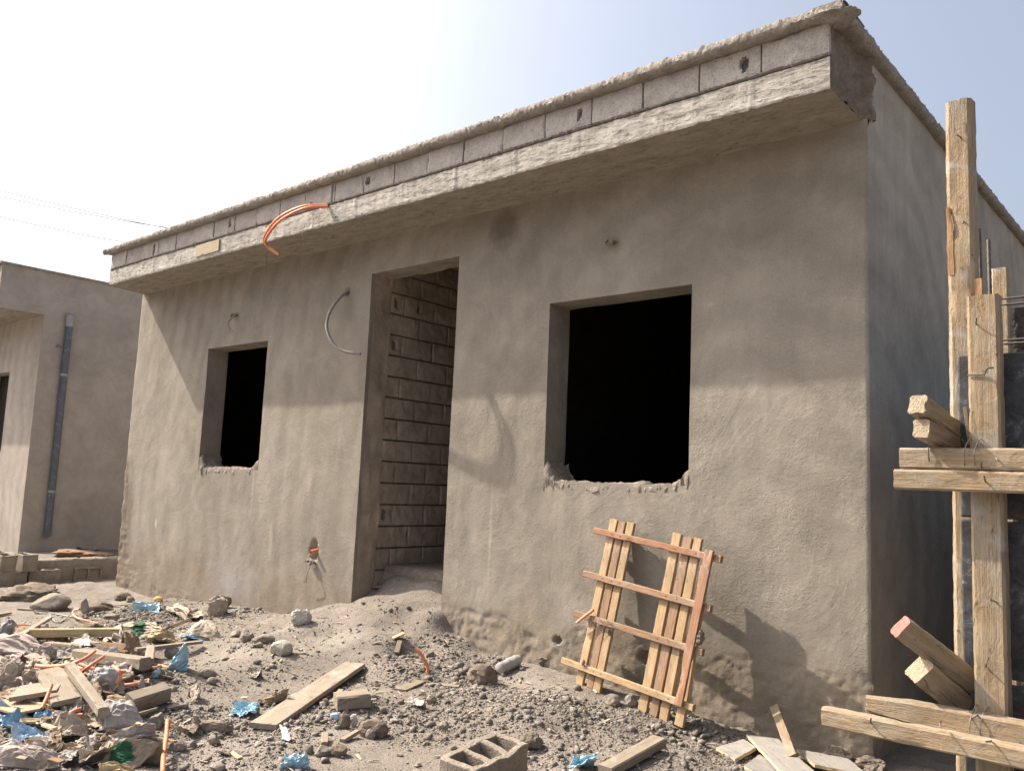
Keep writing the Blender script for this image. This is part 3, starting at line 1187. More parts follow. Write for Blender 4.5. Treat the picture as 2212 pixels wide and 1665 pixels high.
# clumsy thick corner
vs_, fs_ = lump_geo(.13, .12, .052, 12, rough=.22, sub=4)
g.add(([v + V((-.01, -DD + .02, ZT + .022)) for v in vs_], fs_))
vs_, fs_ = lump_geo(.045, .05, .05, 31, rough=.25, sub=3)
g.add(([v + V((-9.14, -DD - .05, ZT + .03)) for v in vs_], fs_))
link('coping', g.v, g.f, 'coping', house, smooth=55)

# roof deck
g = Geo()
g.box((-9.2, -DD + .17, ZF + .002), (-.09, SY1 - .21, ZF + .06))
link('roof', g.v, g.f, 'coping', house)

# block wall of the corridor seen through the door
g = Geo()
z = .45
row = 0
while z < 3.75:
    y = REV + .004 + (0 if row % 2 else -.0)
    k = 0
    hh = .2
    while y < 3.9:
        L = (.17 if row % 2 else .38) if k == 0 else .4
        ho = None
        if (row, k) in ((13, 0), (13, 1), (11, 0), (3, 0)):
            ho = (L * .45, .1, .028, .05)
        f = block_face(L, hh - .0075, row * 9 + k * 2.2, ho, .007, .016)
        dx = rng.uniform(-.009, .005)
        # face looks towards +x
        g.add(([(-4.562 + dx - v[1], y + v[0], z + .008 + v[2]) for v in f[0]], f[1]), 0)
        y += L + .012
        k += 1
    z += hh + .004
    row += 1
g.box((-4.75, REV + .02, .3), (-4.592, 3.99, 3.77), 1)
link('corridor_wall', g.v, g.f, None, house, None, 40, ['block_in', 'joint'], g.m)

# ------------------------------------------------------------------ fittings on the facade
ys = [-.52, -.66, -.72, -.65, -.6, -.54]
px = [(708, 444), (655, 446), (603, 470), (574, 505), (573, 527), (600, 549)]
cond = thing('conduit_pair', atY(708, 444, -.515), 'pair of bright orange flexible conduits curling out over the fascia', 'conduit')
for dx, dy in ((0, 0), (3, 7)):
    pts = [atY(u + dx * (1 if i else 0), v + dy * (1 - abs(i - 2.5) / 4), y - (.02 if dx else 0)) for i, ((u, v), y) in enumerate(zip(px, ys))]
    tube('conduit', pts, .0125, 'orange', cond, sub=8)
pts = [atY(752, 631, .03), atY(733, 644, -.1), atY(712, 675, -.2), atY(706, 710, -.24), atY(722, 745, -.22), atY(748, 760, -.17), atY(779, 764, -.1)]
tag(tube('wall_conduit', pts, .0145, 'greypipe', sub=8), 'dusty grey bent conduit sticking out of the wall left of the door', 'conduit')


def wire_bundle(c, n, size, seed, label, stray=0):
    rr = random.Random(seed)
    g = Geo()
    for k in range(n):
        pts = [c + V((0, .03, 0))]
        for j in range(5):
            a = j * 1.5 + rr.uniform(-.5, .5)
            pts.append(c + V((size * math.cos(a) * rr.uniform(.5, 1.1), -.012 - .025 * rr.random() - .006 * j, size * .55 * math.sin(a) * rr.uniform(.5, 1.1))))
        g.add(tube_geo(pts, .0042, 6, 5, False))
    for k in range(stray):
        p = c + V((0, -.02, 0))
        g.add(tube_geo([p, p + V((rr.uniform(-.05, .05), -.05, -.08)), p + V((rr.uniform(-.08, .08), -.03, -.2))], .0032, 5, 5, False))
    o = link('wire_bundle', [v - c for v in g.v], g.f, 'wire', None, Matrix.Translation(c), 50)
    return tag(o, label, 'wire', 'wire ends left in the walls')


wire_bundle(atY(1322, 526, 0), 5, .05, 2, 'small twisted wire loop on the wall above the big right window')
wire_bundle(atY(510, 683, 0), 6, .05, 5, 'frayed wire ends in the wall above the small left window', 2)
wire_bundle(atY(676, 1213, 0), 7, .055, 9, 'tangled wire knot hanging from the socket hole beside the door', 2)
p = atY(682, 1192, 0)
tag(tube('conduit_stub', [p + V((0, .04, .02)), p + V((.0, -.01, .01)), p + V((.005, -.06, -.0))], .02, 'orange', sub=5), 'short orange conduit stub inside the socket hole beside the door', 'conduit')
p = atY(575, 560, -.3)
tag(tube('hanging_wire', [p + V((0, 0, .2)), p + V((.01, 0, .0)), p + V((.0, .01, -.13))], .0025, 'wire', ns=5, hollow=False), 'thin loose wire dangling below the soffit near the orange conduits', 'wire')
p = atY(657, 485, -.53)
tag(tube('fascia_wire', [p + V((0, .02, .02)), p + V((.01, -.02, -.1)), p + V((.03, .0, -.22))], .0022, 'wire', ns=5, hollow=False), 'thin pale wire hanging down the fascia right of the orange conduits', 'wire')

# ------------------------------------------------------------------ neighbouring house
NXR = -13.0
nb = thing('neighbour_house', (-15, 1.5, 0), 'smaller grey plastered house behind the left corner with a blue-grey downpipe', 'house')
cor = atX(95, 680, NXR)
NY0, NZS = cor.y, cor.z
top = atX(0, 570, NXR)
top2 = atX(308, 628, NXR)
NYF, NZT = top.y + .04, (top.z + top2.z) / 2
g = Geo()


def nbs(i, j):
    y = NY0 + (9 - NY0) * i / 60
    z = -.3 + (NZT + .3) * j / 40
    return (NXR + .004 * nz((y, z, 1)), y, z)


g.add(grid(60, 40, nbs))


def nbc(i, j):
    y = NYF + (NY0 - NYF) * i / 8
    z = NZS + (NZT - NZS) * j / 8
    return (NXR + .004 * nz((y, z, 1)), y, z)


g.add(grid(8, 8, nbc))
g.box((-18, 8.8, -.3), (NXR - .02, 8.99, NZT))
link('side_wall', g.v, g.f, 'plaster_nb', nb, smooth=60)
wn = (atY(-2, 808, NY0), atY(21, 803, NY0), atY(3, 975, NY0))
wx1, wz1, wz0 = wn[1].x, wn[1].z, wn[2].z
wx0 = wx1 - 1.1
g = Geo()
T = .22
for (a, b, c, d) in ((-18, wx0, -.3, NZS), (wx1, NXR - .004, -.3, NZS), (wx0, wx1, -.3, wz0), (wx0, wx1, wz1, NZS)):
    g.add(([(a, NY0, c), (b, NY0, c), (b, NY0, d), (a, NY0, d)], [(0, 1, 2, 3)]))
for (p0, p1) in (((wx0, wz0), (wx1, wz0)), ((wx1, wz0), (wx1, wz1)), ((wx1, wz1), (wx0, wz1)), ((wx0, wz1), (wx0, wz0))):
    g.add(([(p0[0], NY0, p0[1]), (p1[0], NY0, p1[1]), (p1[0], NY0 + T, p1[1]), (p0[0], NY0 + T, p0[1])], [(3, 2, 1, 0)]))
link('front_wall', g.v, g.f, 'plaster_nb', nb)
g = Geo()
g.box((-18, NY0 + T + .01, .3), (NXR - .1, NY0 + T + .05, 3.6))  # near-black sheet close behind the window, painting the shade of the room
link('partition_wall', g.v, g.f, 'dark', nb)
g = Geo()
g.box((-18, NYF, NZS), (NXR - .006, NY0 + .3, NZT - .004))
g.box((-18, NY0 + .31, NZS + .1), (NXR - .01, 8.79, NZT - .006))
g.box((-18, NYF - .04, NZT + .001), (NXR + .03, 8.9, NZT + .035))
link('roof_slab', g.v, g.f, 'soffit', nb)
# downpipe
pt, pb = atX(155, 686, NXR + .06), atX(98, 1158, NXR + .06)
pm = (pt.y + pb.y) / 2
dp = tube('downpipe', [V((NXR + .06, pm, pt.z)), V((NXR + .06, pm, pb.z))], .055, 'downpipe', nb, 16)
tube('pipe_socket', [V((NXR + .06, pm, pt.z + .02)), V((NXR + .06, pm, pt.z - .16))], .062, 'pipecap', nb, 16)
vs_, fs_ = lump_geo(.06, .06, .05, 3, cuts=0, rough=.0, sub=3)
link('pipe_bend', vs_, fs_, 'pipecap', nb, Matrix.Translation((NXR + .03, pm, pt.z + .02)), 60)
for fr in (.27, .8):
    zc = pt.z + (pb.z - pt.z) * fr
    tube('pipe_clip', [V((NXR + .06, pm, zc + .018)), V((NXR + .06, pm, zc - .018))], .06, 'pipecap', nb, 16)
p = atX(128, 748, NXR)
wire_bundle(p, 3, .05, 14, 'little wire stub on the neighbouring house wall beside the downpipe')

# low plinth wall along the foot of the neighbouring house
LWX = -11.0
g = Geo()


def lw(i, j):
    prof = [(.0, -.3), (.0, -.1), (.0, .0), (.0, .1), (.004, .17), (.02, .192), (.1, .197), (.2, .195), (.2, -.2)]
    y = -.55 + 2.3 * i / 110
    x, z = prof[j]
    return (LWX - x - .006 * nz((y * 5, z * 5, 1)), y, z + (.02 if j > 2 else 0) * nz((x * 3, y * 6, 0)) + (.01 * nz((y * 17, x * 9, 2)) if j > 2 else 0))


g.add(grid(110, 8, lw))
g.box((LWX - .198, -.545, -.3), (LWX - .006, -.53, .185))
o = link('low_wall', [v - V((LWX, .5, 0)) for v in g.v], g.f, 'block_loose', None, Matrix.Translation((LWX, .5, 0)), 50)
tag(o, 'low grey concrete wall in front of the neighbouring house wall', 'wall')


def hollow_block(L=.4, Wd=.2, Hh=.2, cores=3, seed=0, wear=.006, wall=.034):
    """hollow concrete block, cores along local Z, worn and chipped"""
    web = .034
    cl = (L - web * (cores + 1)) / cores
    xs_ = [0]
    fl = []
    for k in range(cores):
        xs_ += [xs_[-1] + web]
        fl.append(1)
        for q in (1 / 3, 2 / 3, 1):
            xs_.append(web * (k + 1) + cl * k + cl * q)
            fl.append(0)
    xs_.append(L)
    fl.append(1)
    inner = Wd - 2 * wall
    ys_ = [0, wall, wall + inner / 3, wall + inner * 2 / 3, wall + inner, Wd]
    fy = [1, 0, 0, 0, 1]
    zs2 = [Hh * k / 8 for k in range(9)]
    nx, ny, nzz = len(fl), 5, 8
    solid = lambda i, j, k: 0 <= i < nx and 0 <= j < ny and 0 <= k < nzz and (fl[i] or fy[j])
    idx, vs, fs = {}, [], []

    def vid(i, j, k):
        if (i, j, k) not in idx:
            p = V((xs_[i] - L / 2, ys_[j] - Wd / 2, zs2[k] - Hh / 2))
            # round the core corners and chip the rims
            n = V((nz((p * 9 + V((seed, 0, 0)))), nz(p * 9 + V((0, seed, 5))), nz(p * 9 + V((7, 3, seed)))))
            w = wear * (1.6 if k in (0, 8) else 1)
            idx[i, j, k] = len(vs)
            vs.append(p + n * w + V((0, 0, (-.018 * max(0, nz((p.x * 11, p.y * 11, seed))) if k == 8 else 0))))
        return idx[i, j, k]
    for i in range(nx):
        for j in range(ny):
            for k in range(nzz):
                if not solid(i, j, k):
                    continue
                if not solid(i - 1, j, k): fs.append((vid(i, j, k), vid(i, j, k + 1), vid(i, j + 1, k + 1), vid(i, j + 1, k)))
                if not solid(i + 1, j, k): fs.append((vid(i + 1, j, k), vid(i + 1, j + 1, k), vid(i + 1, j + 1, k + 1), vid(i + 1, j, k + 1)))
                if not solid(i, j - 1, k): fs.append((vid(i, j, k), vid(i + 1, j, k), vid(i + 1, j, k + 1), vid(i, j, k + 1)))
                if not solid(i, j + 1, k): fs.append((vid(i, j + 1, k), vid(i, j + 1, k + 1), vid(i + 1, j + 1, k + 1), vid(i + 1, j + 1, k)))
                if not solid(i, j, k - 1): fs.append((vid(i, j, k), vid(i, j + 1, k), vid(i + 1, j + 1, k), vid(i + 1, j, k)))
                if not solid(i, j, k + 1): fs.append((vid(i, j, k + 1), vid(i + 1, j, k + 1), vid(i + 1, j + 1, k + 1), vid(i, j + 1, k + 1)))
    return vs, fs


def soft(o, lv=2):
    m = o.modifiers.new('bevel', 'BEVEL')
    m.width = .006
    m.segments = 2
    m.limit_method = 'ANGLE'
    m.angle_limit = R(50)
    return o


BG = 'concrete blocks left by the low wall'
v_, f_ = hollow_block(.4, .2, .2, 2, 5, .004)
p = atX(191, 1239, LWX + .02)
mm = Matrix(((0, 0, 1), (1, 0, 0), (0, 1, 0))).to_4x4()
o = link('hollow_block', v_, f_, 'block_loose', None, Matrix.Translation((LWX - .07, p.y, p.z)) @ mm, 30)
soft(tag(o, 'hollow block set in the low wall with its two dark holes facing out', 'block', BG))


def blk(u, v, yaw, label, z=0, size=(.4, .2, .2), rot=(0, 0), y=None):
    v_, f_ = hollow_block(size[0], size[1], size[2], 2, rng.random() * 50, .004)
    p = G(u, v)
    c = V((p.x - abs(math.cos(yaw)) * size[0] / 2 - abs(math.sin(yaw)) * size[1] / 2, p.y, H(p.x, p.y) + size[2] / 2 + z - .015))
    o = link('concrete_block', v_, f_, 'block_loose', None, Matrix.Translation(c) @ Euler((rot[0], rot[1], yaw)).to_matrix().to_4x4(), 30)
    return soft(tag(o, label, 'block', BG))


blk(9, 1268, .06, 'grey concrete block lowest at the left edge of the photo')
blk(42, 1265, -.08, 'grey concrete block end standing under the upright topmost one')
blk(96, 1261, 1.54, 'grey concrete block lying lengthwise against the foot of the low wall')
blk(8, 1268, .2, 'tilted concrete block on top of the pile at the left edge', .2, (.4, .2, .23), (.0, .1))
blk(58, 1265, .1, 'upright concrete block perched topmost beside the low wall', .2, (.4, .19, .22))
lump('earth_heap', (c1(60, 400), c1(590, 600)), 'clod', 'rounded grey heap of dirt in front of the stacked blocks', 'heap', seed=4, kw=dict(cuts=0, rough=.34), sink=.3, smooth=60)
lump('red_earth_heap', (c1(640, 20), c1(1250, 110)), mk_conc('reddish earth', C(.2, .12, .08), C(.28, .18, .12), C(.34, .23, .16), 9, 1.), 'reddish earth heap behind the low wall', 'heap', seed=8, kw=dict(cuts=2, rough=.2), sink=.25, smooth=60)
for k, (bx, lab) in enumerate((((c1(850, 0), c1(990, 35)), 'flat grey paving chip on the reddish earth heap, left one'), ((c1(1010, 5), c1(1090, 60)), 'small grey brick chip in the middle of the reddish earth heap'), ((c1(1100, -10), c1(1250, 20)), 'flat grey paving chip on the reddish earth heap, right one'))):
    lump('stone', bx, 'rock', lab, 'stone', 'stones and lumps lying about', seed=60 + k, kw=dict(rough=.05, angular=.5), sink=0)

# overhead cables
for k, (a, b, lab) in enumerate((((0, 412), (355, 492), 'topmost thin overhead cable left of the roof'), ((0, 425), (342, 489), 'thin overhead cable close below the topmost one'), ((0, 468), (262, 522), 'lowest thin overhead cable left of the roof'))):
    p, q = CAM + ray(*a) * 30, CAM + ray(*b) * 38
    d = (q - p)
    pts = []
    for s in (-1.2, -.6, 0, .5, 1, 1.8, 2.6):
        pts.append(p + d * s + V((0, 0, .18 * ((s - .5) ** 2 - .25))))
    tag(tube('overhead_cable', pts, .014, 'cable', ns=6, hollow=False), lab, 'cable', 'overhead cables')

# ------------------------------------------------------------------ the pallet leaning on the wall
S2b, S6b = G(*c6(222, 1330)), G(*c6(765, 1562))
S2b.z, S6b.z = H(S2b.x, S2b.y), H(S6b.x, S6b.y)
tp = atY(*c6(462, 105), -.075)
pn = (S6b - S2b).cross(tp - S2b).normalized()
if pn.dot(CAM - S2b) < 0:
    pn = -pn


def onp(x, y, off):
    d = ray(*c6(x, y))
    o_ = S2b + pn * off
    return CAM + d * ((o_ - CAM).dot(pn) / d.dot(pn))


pal = thing('wooden_pallet', (S2b + S6b) / 2, 'rough orange-brown pallet of wooden slats leaning on the wall below the right window', 'pallet')
SL = [((404, 92), (143, 1312), 'pine', .066), ((463, 108), (222, 1328), 'brownwood', .062), ((527, 116), (270, 1364), 'pine', .064),
      ((868, 195), (608, 1498), 'pine', .07), ((948, 225), (688, 1530), 'brownwood', .066), ((1020, 232), (763, 1565), 'pine', .064), ((1075, 420), (878, 1608), 'pine', .064)]
for k, (a, b, m, w) in enumerate(SL):
    beam('slat', onp(*b, .0), onp(*a, .0), w, .024, m, pal, pn, rough=.0045 if m == 'brownwood' else .003)
CR = [((255, 172), (1187, 388), 'redwood'), ((178, 488), (1112, 748), 'brownwood'), ((108, 780), (1052, 1070), 'brownwood'), ((20, 1125), (985, 1475), 'pine')]
for a, b, m in CR:
    beam('crosspiece', onp(*a, .028), onp(*b, .028), .042, .03, m, pal, pn, rough=.003)
beam('side_board', onp(868, 1455, .054), onp(1100, 318, .054), .062, .02, 'redwood', pal, pn, rough=.006)
for a, b, m in CR:
    for (c_, d_, m2, w2) in SL[:6]:
        # crossing of slat and crosspiece in picture space
        x1, y1, x2, y2 = *a, *b
        x3, y3, x4, y4 = *c_, *d_
        den = (x1 - x2) * (y3 - y4) - (y1 - y2) * (x3 - x4)
        t_ = ((x1 - x3) * (y3 - y4) - (y1 - y3) * (x3 - x4)) / den
        q = onp(x1 + t_ * (x2 - x1), y1 + t_ * (y2 - y1), .0435)
        tube('nail', [q - pn * .004, q + pn * .0015], .0035, 'steel', pal, 6, 2, False)
link('wood_knot', *lump_geo(.014, .014, .022, 5, rough=.3), 'pine', pal, Matrix.Translation(onp(172, 1140, .05)), 40)
p = [onp(125, 850, .06), onp(180, 805, .065), onp(245, 757, .05)]
tag(tube('conduit_piece', p, .0105, 'orange_old'), 'short orange conduit piece wired to the left end of the pallet', 'conduit', 'pieces of orange conduit')
g = Geo()
for k in range(5):
    a = V((rng.uniform(230, 330), rng.uniform(810, 860), 0))
    pts = [onp(a.x + 20 * j + rng.uniform(-15, 15), a.y + 30 * math.sin(j * 1.3 + k) + 12 * j, .05) for j in range(5)]
    g.add(tube_geo(pts, .0015, 5, 5, False))
c = onp(300, 850, .05)
tag(link('wire_tangle', [v - c for v in g.v], g.f, 'wire', None, Matrix.Translation(c), 50), 'thin wire tangle caught on the left slats of the pallet', 'wire')
for (x, y, s, lab) in ((1030, 960, .045, 'grey mortar lump standing on the right end of the pallet crosspiece'), (362, 922, .022, 'small grey mortar lump stuck on the left slats of the pallet')):
    c = onp(x, y, .04)
    o = link('mortar_lump', *lump_geo(s * .6, s * .6, s, int(x), rough=.35), 'rubble', None, Matrix.Translation(c), 40)
    tag(o, lab, 'lump')

# ------------------------------------------------------------------ column formwork on the right
YB, YP, YQ, YF = -1.70, -1.785, -1.845, -1.91
p = atY(2072, 225, YB)
fw = thing('column_formwork', (1.0, -1.8, 0), 'tall timber column formwork with cement-stained posts at the right edge', 'formwork')
Zg = -.12
beam('post', V((p.x, YB, Zg)), V((p.x + .004, YB, p.z)), .088, .085, 'form', fw, V((0, -1, 0)), rough=.006, cham=.16, endmat='endgrain')
# strip where the face of the tall post has split off and shows fresh wood
a, b = atY(2058, 600, YB), atY(2058, 455, YB)
beam('split_strip', V((p.x - .028, YB - .042, a.z)), V((p.x - .03, YB - .042, b.z)), .02, .005, 'splinter', fw, V((0, -1, 0)), rough=.006)
# second post
p2 = atY(2126, 641, YQ)
beam('post', V((p2.x, YQ, Zg)), V((p2.x, YQ, p2.z)), .096, .075, 'form', fw, V((0, -1, 0)), rough=.004, endmat='endgrain')
# short splintered stub and rear post
p3 = atY(2112, 600, -1.74)
beam('stub', V((p3.x, -1.72, p3.z - .35)), V((p3.x, -1.72, p3.z)), .028, .03, 'splinter', fw, V((0, -1, 0)), rough=.006)
p4 = atY(2162, 582, -1.25)
beam('post', V((p4.x, -1.25, Zg)), V((p4.x, -1.25, p4.z)), .06, .06, 'form', fw, V((0, -1, 0)), rough=.004, endmat='endgrain')
# black panels
pa, pb2 = atY(2068, 768, YP), atY(2068, 1118, YP)
for k, (z1, z0) in enumerate(((pa.z, pb2.z + .004), (pb2.z - .004, atY(2068, 1450, YP).z), (atY(2068, 1460, YP).z, -.1))):
    g = Geo()
    n, m = 24, 14
    g.box((pa.x, YP, z0), (pa.x + .62, YP + .018, z1))
    c = V((pa.x + .3, YP, (z0 + z1) / 2))
    soft(link('panel', [v - c for v in g.v], g.f, 'film', fw, Matrix.Translation(c)))
beam('batten', V((p2.x - .052, YQ - .005, atY(2100, 960, YQ).z)), V((p2.x - .058, YQ - .03, atY(2100, 880, YQ).z)), .012, .014, 'form', fw, V((0, -1, 0)))
# horizontal clamps (along x)
def clamp(u, v0, v1, y, t, xe, mat='form', rough=.005, **kw):
    a, b = atY(u, v0, y), atY(u, v1, y)
    z = (a.z + b.z) / 2
    return beam('clamp_beam', V((a.x, y, z)), V((xe, y, z)), t, a.z - b.z, mat, fw, rough=rough, endmat='endgrain', **kw)


clamp(1948, 968, 1012, YF, .055, 1.75)
clamp(1935, 1014, 1056, YF - .015, .06, 1.8)
clamp(1871, 1494, 1540, YF, .06, 1.75, slant=-.2, taper=.35)
clamp(1781, 1525, 1565, YF - .06, .055, 1.8)
# timbers poking out towards the left, behind the clamps
a, b = atY(1945, 1352, -1.98), atY(2112, 1480, -1.75)
beam('prop', a, b, .05, .075, 'form', fw, V((.3, -.2, 1)), rough=.005, endmat='pink')
a, b = atY(1985, 1445, -1.93), atY(2100, 1540, -1.72)
beam('prop', a, b, .07, .085, 'form', fw, V((.3, -.2, 1)), rough=.007, endmat='endgrain')
a, b = atY(1982, 873, -2.0), atY(2105, 962, -1.62)
beam('clamp_beam', a, b, .06, .065, 'form', fw, rough=.006, endmat='endgrain')
a, b = atY(1990, 925, -1.99), atY(2105, 985, -1.62)
beam('clamp_beam', a, b, .055, .06, 'form', fw, rough=.008, endmat='endgrain')
p = atY(2006, 975, YF - .03)
tube('nail', [p + V((0, 0, .015)), p + V((.0, -.008, -.0)), p + V((.003, -.006, -.035))], .003, 'steel', fw, 6)
p = atY(2126, 805, YQ - .04)
tube('nail', [p + V((-.05, .0, -.006)), p + V((.0, -.005, -.004)), p + V((.012, -.02, .01)), p + V((.03, -.01, .014))], .0028, 'steel', fw, 6)
p = atY(2130, 1440, YQ - .04)
tube('nail', [p, p + V((.004, -.02, .01)), p + V((.01, -.012, .035))], .0028, 'steel', fw, 6)

for (u, v, y) in ((2120, 1010, YF - .03), (2150, 990, YF - .03), (2128, 1040, YF - .05), (2030, 1560, YF - .09), (2140, 1600, YF - .09), (2110, 1545, YF - .03), (2150, 1300, YQ - .04), (2108, 700, YQ - .04), (2075, 300, YB - .045), (2080, 480, YB - .045), (1880, 1560, YF - .09)):
    p = atY(u, v, y)
    tube('nail', [p + V((0, .01, 0)), p + V((.002, -.008, .002)), p + V((rng.uniform(-.012, .012), -.02, rng.uniform(-.015, .02)))], .0026, 'steel', fw, 6)
for z_ in (atY(2126, 985, YF).z, atY(2126, 1570, YF).z):
    # tie wire wound round post and clamp
    pts = []
    for k in range(14):
        a_ = k * 1.26
        pts.append(V((p2.x - .07 + .006 * k, (YQ + YF) / 2 + .075 * math.sin(a_), z_ + .06 * math.cos(a_))))
    tube('tie_wire', pts, .002, 'wire', fw, 5, 4, False)
cage = thing('rebar_cage', (1.05, -1.6, 0), 'dark steel reinforcing bars rising out of the column formwork', 'rebar')


def rebar(a, b, r=.0065):
    L = (b - a).length
    n = int(L / .012)
    g = Geo()
    ns = 8
    for i in range(n + 1):
        rr = r * (1.18 if i % 2 else .95)
        for k in range(ns):
            an = 2 * math.pi * k / ns
            g.v.append(V(((i / n - .5) * L, rr * math.cos(an), rr * math.sin(an))))
    for i in range(n):
        for k in range(ns):
            g.f.append((i * ns + k, i * ns + (k + 1) % ns, (i + 1) * ns + (k + 1) % ns, (i + 1) * ns + k))
    g.f.append(tuple(range(ns)))
    g.f.append(tuple(n * ns + k for k in range(ns)))
    return g, frame(a, b)


for (u, v, y) in ((2115, 495, -1.62), (2135, 518, -1.5), (2260, 500, -1.62), (2270, 520, -1.5)):
    p = atY(u, v, y)
    g, mm = rebar(V((p.x + .02, y, Zg)), p)
    link('bar', g.v, g.f, 'steel', cage, mm, 50)
for v in (647, 660, 736, 744):
    a, b = atY(2150, v, -1.56 + (v % 3) * .03), atY(2300, v + 10, -1.56)
    g, mm = rebar(a, V((b.x, a.y, a.z)), .004)
    link('stirrup', g.v, g.f, 'steel', cage, mm, 50)
p = atY(2176, 665, -1.2)
g = Geo()
f = block_face(.6, p.z + .1, 3, None, .01, .03)
g.add(([(p.x + v[0], -1.2 + v[1], -.1 + v[2]) for v in f[0]], f[1]))
g.box((p.x, -1.17, -.1), (p.x + .6, 7.0, p.z))  # unseen run back from the pier, added to darken the lower side wall
c = V((p.x + .3, -1.1, 0))
tag(link('pier_with_shade_wall', [v - c for v in g.v], g.f, mk_conc('dark pier concrete', C(.07, .065, .06), C(.1, .095, .09), C(.14, .13, .12), 8, 1., pore=40), None, Matrix.Translation(c), 40), 'dark grey block pier behind the formwork at the right edge, with an unseen run added to shade the side wall', 'wall')

# ------------------------------------------------------------------ foreground hollow block
a, b = atZ(999, 1660, .30), atZ(1142, 1608, .30)
d = (b - a)
d.z = 0
d.normalize()
yaw = math.atan2(d.y, d.x)
perp = V((-d.y, d.x, 0))
c = b - d * .2 + perp * .1
v_, f_ = hollow_block(.4, .2, .2, 3, 11, .008, .036)
c.z = .205
o = link('hollow_block', v_, f_, 'block_loose', None, Matrix.Translation(c) @ Euler((.12, -.1, yaw)).to_matrix().to_4x4(), 30)
soft(tag(o, 'broken hollow concrete block with three open cores in the foreground dirt', 'block'))

# ------------------------------------------------------------------ boards
plank(c3(640, 1310), c3(1415, 785), .16, .03, 'board', 'long weathered plank lying across the dirt slope in the middle', .01, .015)
plank(c1(320, 1000), c1(1310, 990), .05, .07, 'yellowboard', 'long yellow board lying across the rubbish heap', .05, .05)
plank(c1(225, 1000), c1(545, 800), .05, .025, 'board', 'narrow pale lath slanting up to the left end of the yellow board', .09, .06)
plank(c1(1500, 1150), c1(2230, 1065), .05, .022, 'board', 'thin grey lath running right from the heap below a paper bag', .06, .03)
plank(c2(850, 215), c2(1600, 330), .075, .075, 'board', 'square pale beam under the crossed orange conduits', .04, .04)
plank(c2(1640, 310), c2(1665, 140), .06, .06, 'board', 'short square offcut standing by the end of the pale beam', .02, .03)
plank(c2(590, 350), c2(775, 700), .19, .028, 'board', 'wide dusty plank pitched down the heap below the crossed conduits', .10, .07, .12)
plank(c2(765, 340), c2(1140, 850), .055, .05, 'board', 'long narrow pale timber beside the wide dusty plank', .12, .1)
plank(c2(470, 510), c2(360, 640), .24, .025, 'board', 'tapered board end left of the wide dusty plank', .07, .08, .15)
plank(c2(60, 700), c2(370, 790), .2, .012, 'card', 'flat brown sheet of hardboard above the blue film heap', .05, .06)
plank(c2(1420, 790), c2(1835, 655), .10, .09, 'board', 'thick yellowish timber pointing right out of the heap', .02, .02, .3)
plank(c2(1330, 720), c2(1700, 600), .10, .03, 'board', 'thin board lying behind the thick yellowish timber', .02, .02)
plank(c1(520, 1090), c1(950, 1125), .06, .03, 'board', 'grey lath lying in shadow just under the yellow board', .02, .02)
plank(c1(840, 1060), c1(1090, 1100), .05, .03, 'board', 'short grey lath on the right under the yellow board', .03, .03)
plank(c1(1090, 1150), c1(1400, 1170), .1, .05, 'darkwood', 'dark rotten timber between the yellow board and the pale beam', .02, .03, .3, rough=.01)
plank(c1(1060, 1130), c1(1400, 1215), .05, .04, 'darkwood', 'dark splintered lath in front of the rotten timber', .03, .02, rough=.009)
plank(c1(530, 1020), c1(720, 1050), .06, .05, 'darkwood', 'dark fibrous wood clump under the left half of the yellow board', .02, .02, rough=.014)
plank(c1(205, 695), c1(400, 710), .05, .02, 'board', 'small lath in front of the big concrete slab chunk', .0, .0)
plank(c1(-60, 770), c1(105, 740), .05, .02, 'board', 'short lath at the left edge beyond the heap', .01, .01)
plank(c1(1230, 660), c1(1480, 640), .03, .015, 'board', 'thin stick lying left of the small blue bag by the wall', .0, .01)
plank(c3(1250, 1140), c3(1530, 1110), .15, .085, 'board', 'thick squared wooden chunk beside the long weathered plank', .0, .0, rough=.006, name='wood_chunk', cat='chunk')
plank(c3(1235, 1090), c3(1300, 985), .035, .01, 'board', 'slim splinter of wood right of the long weathered plank', .0, .02)
plank(c3(1310, 1425), c3(1440, 1345), .03, .02, 'board', 'small pale stick in front of the squared wooden chunk', .0, .02)
plank(c3(1162, 1450), c3(1166, 1365), .035, .02, 'board', 'tiny upright offcut among stones in the lower middle', .0, .02)
plank(c3(375, 1510), c3(450, 1560), .025, .008, 'yellowboard', 'tiny yellow chip on the gravel at lower left', .0, .01)
plank(c4(1700, 1240), c4(2150, 985), .09, .05, 'board', 'grey plank end at the bottom edge right of the blue scrap', .0, .02)
plank(c4(0, 530), c4(165, 455), .09, .012, 'board', 'flat pale board scrap left of the upright orange conduit', .0, .005)
plank(c4(205, 480), c4(490, 500), .07, .012, 'board', 'half-buried board under the upright orange conduit', -.004, .0)
plank(c3(1770, 680), c3(1800, 580), .04, .02, 'board', 'small board tip on the rubble edge of the ramp', .0, .02)
plank(c4(-60, 100), c4(30, 60), .05, .012, 'yellowboard', 'short pale splinter by the right foot of the door', .0, .03)
plank(c3(1440, 165), c3(1610, 120), .07, .015, 'brownwood', 'flat brown scrap lying inside the doorway', .0, .02)
# plywood at lower right
PLG = 'plywood offcuts by the wall corner'


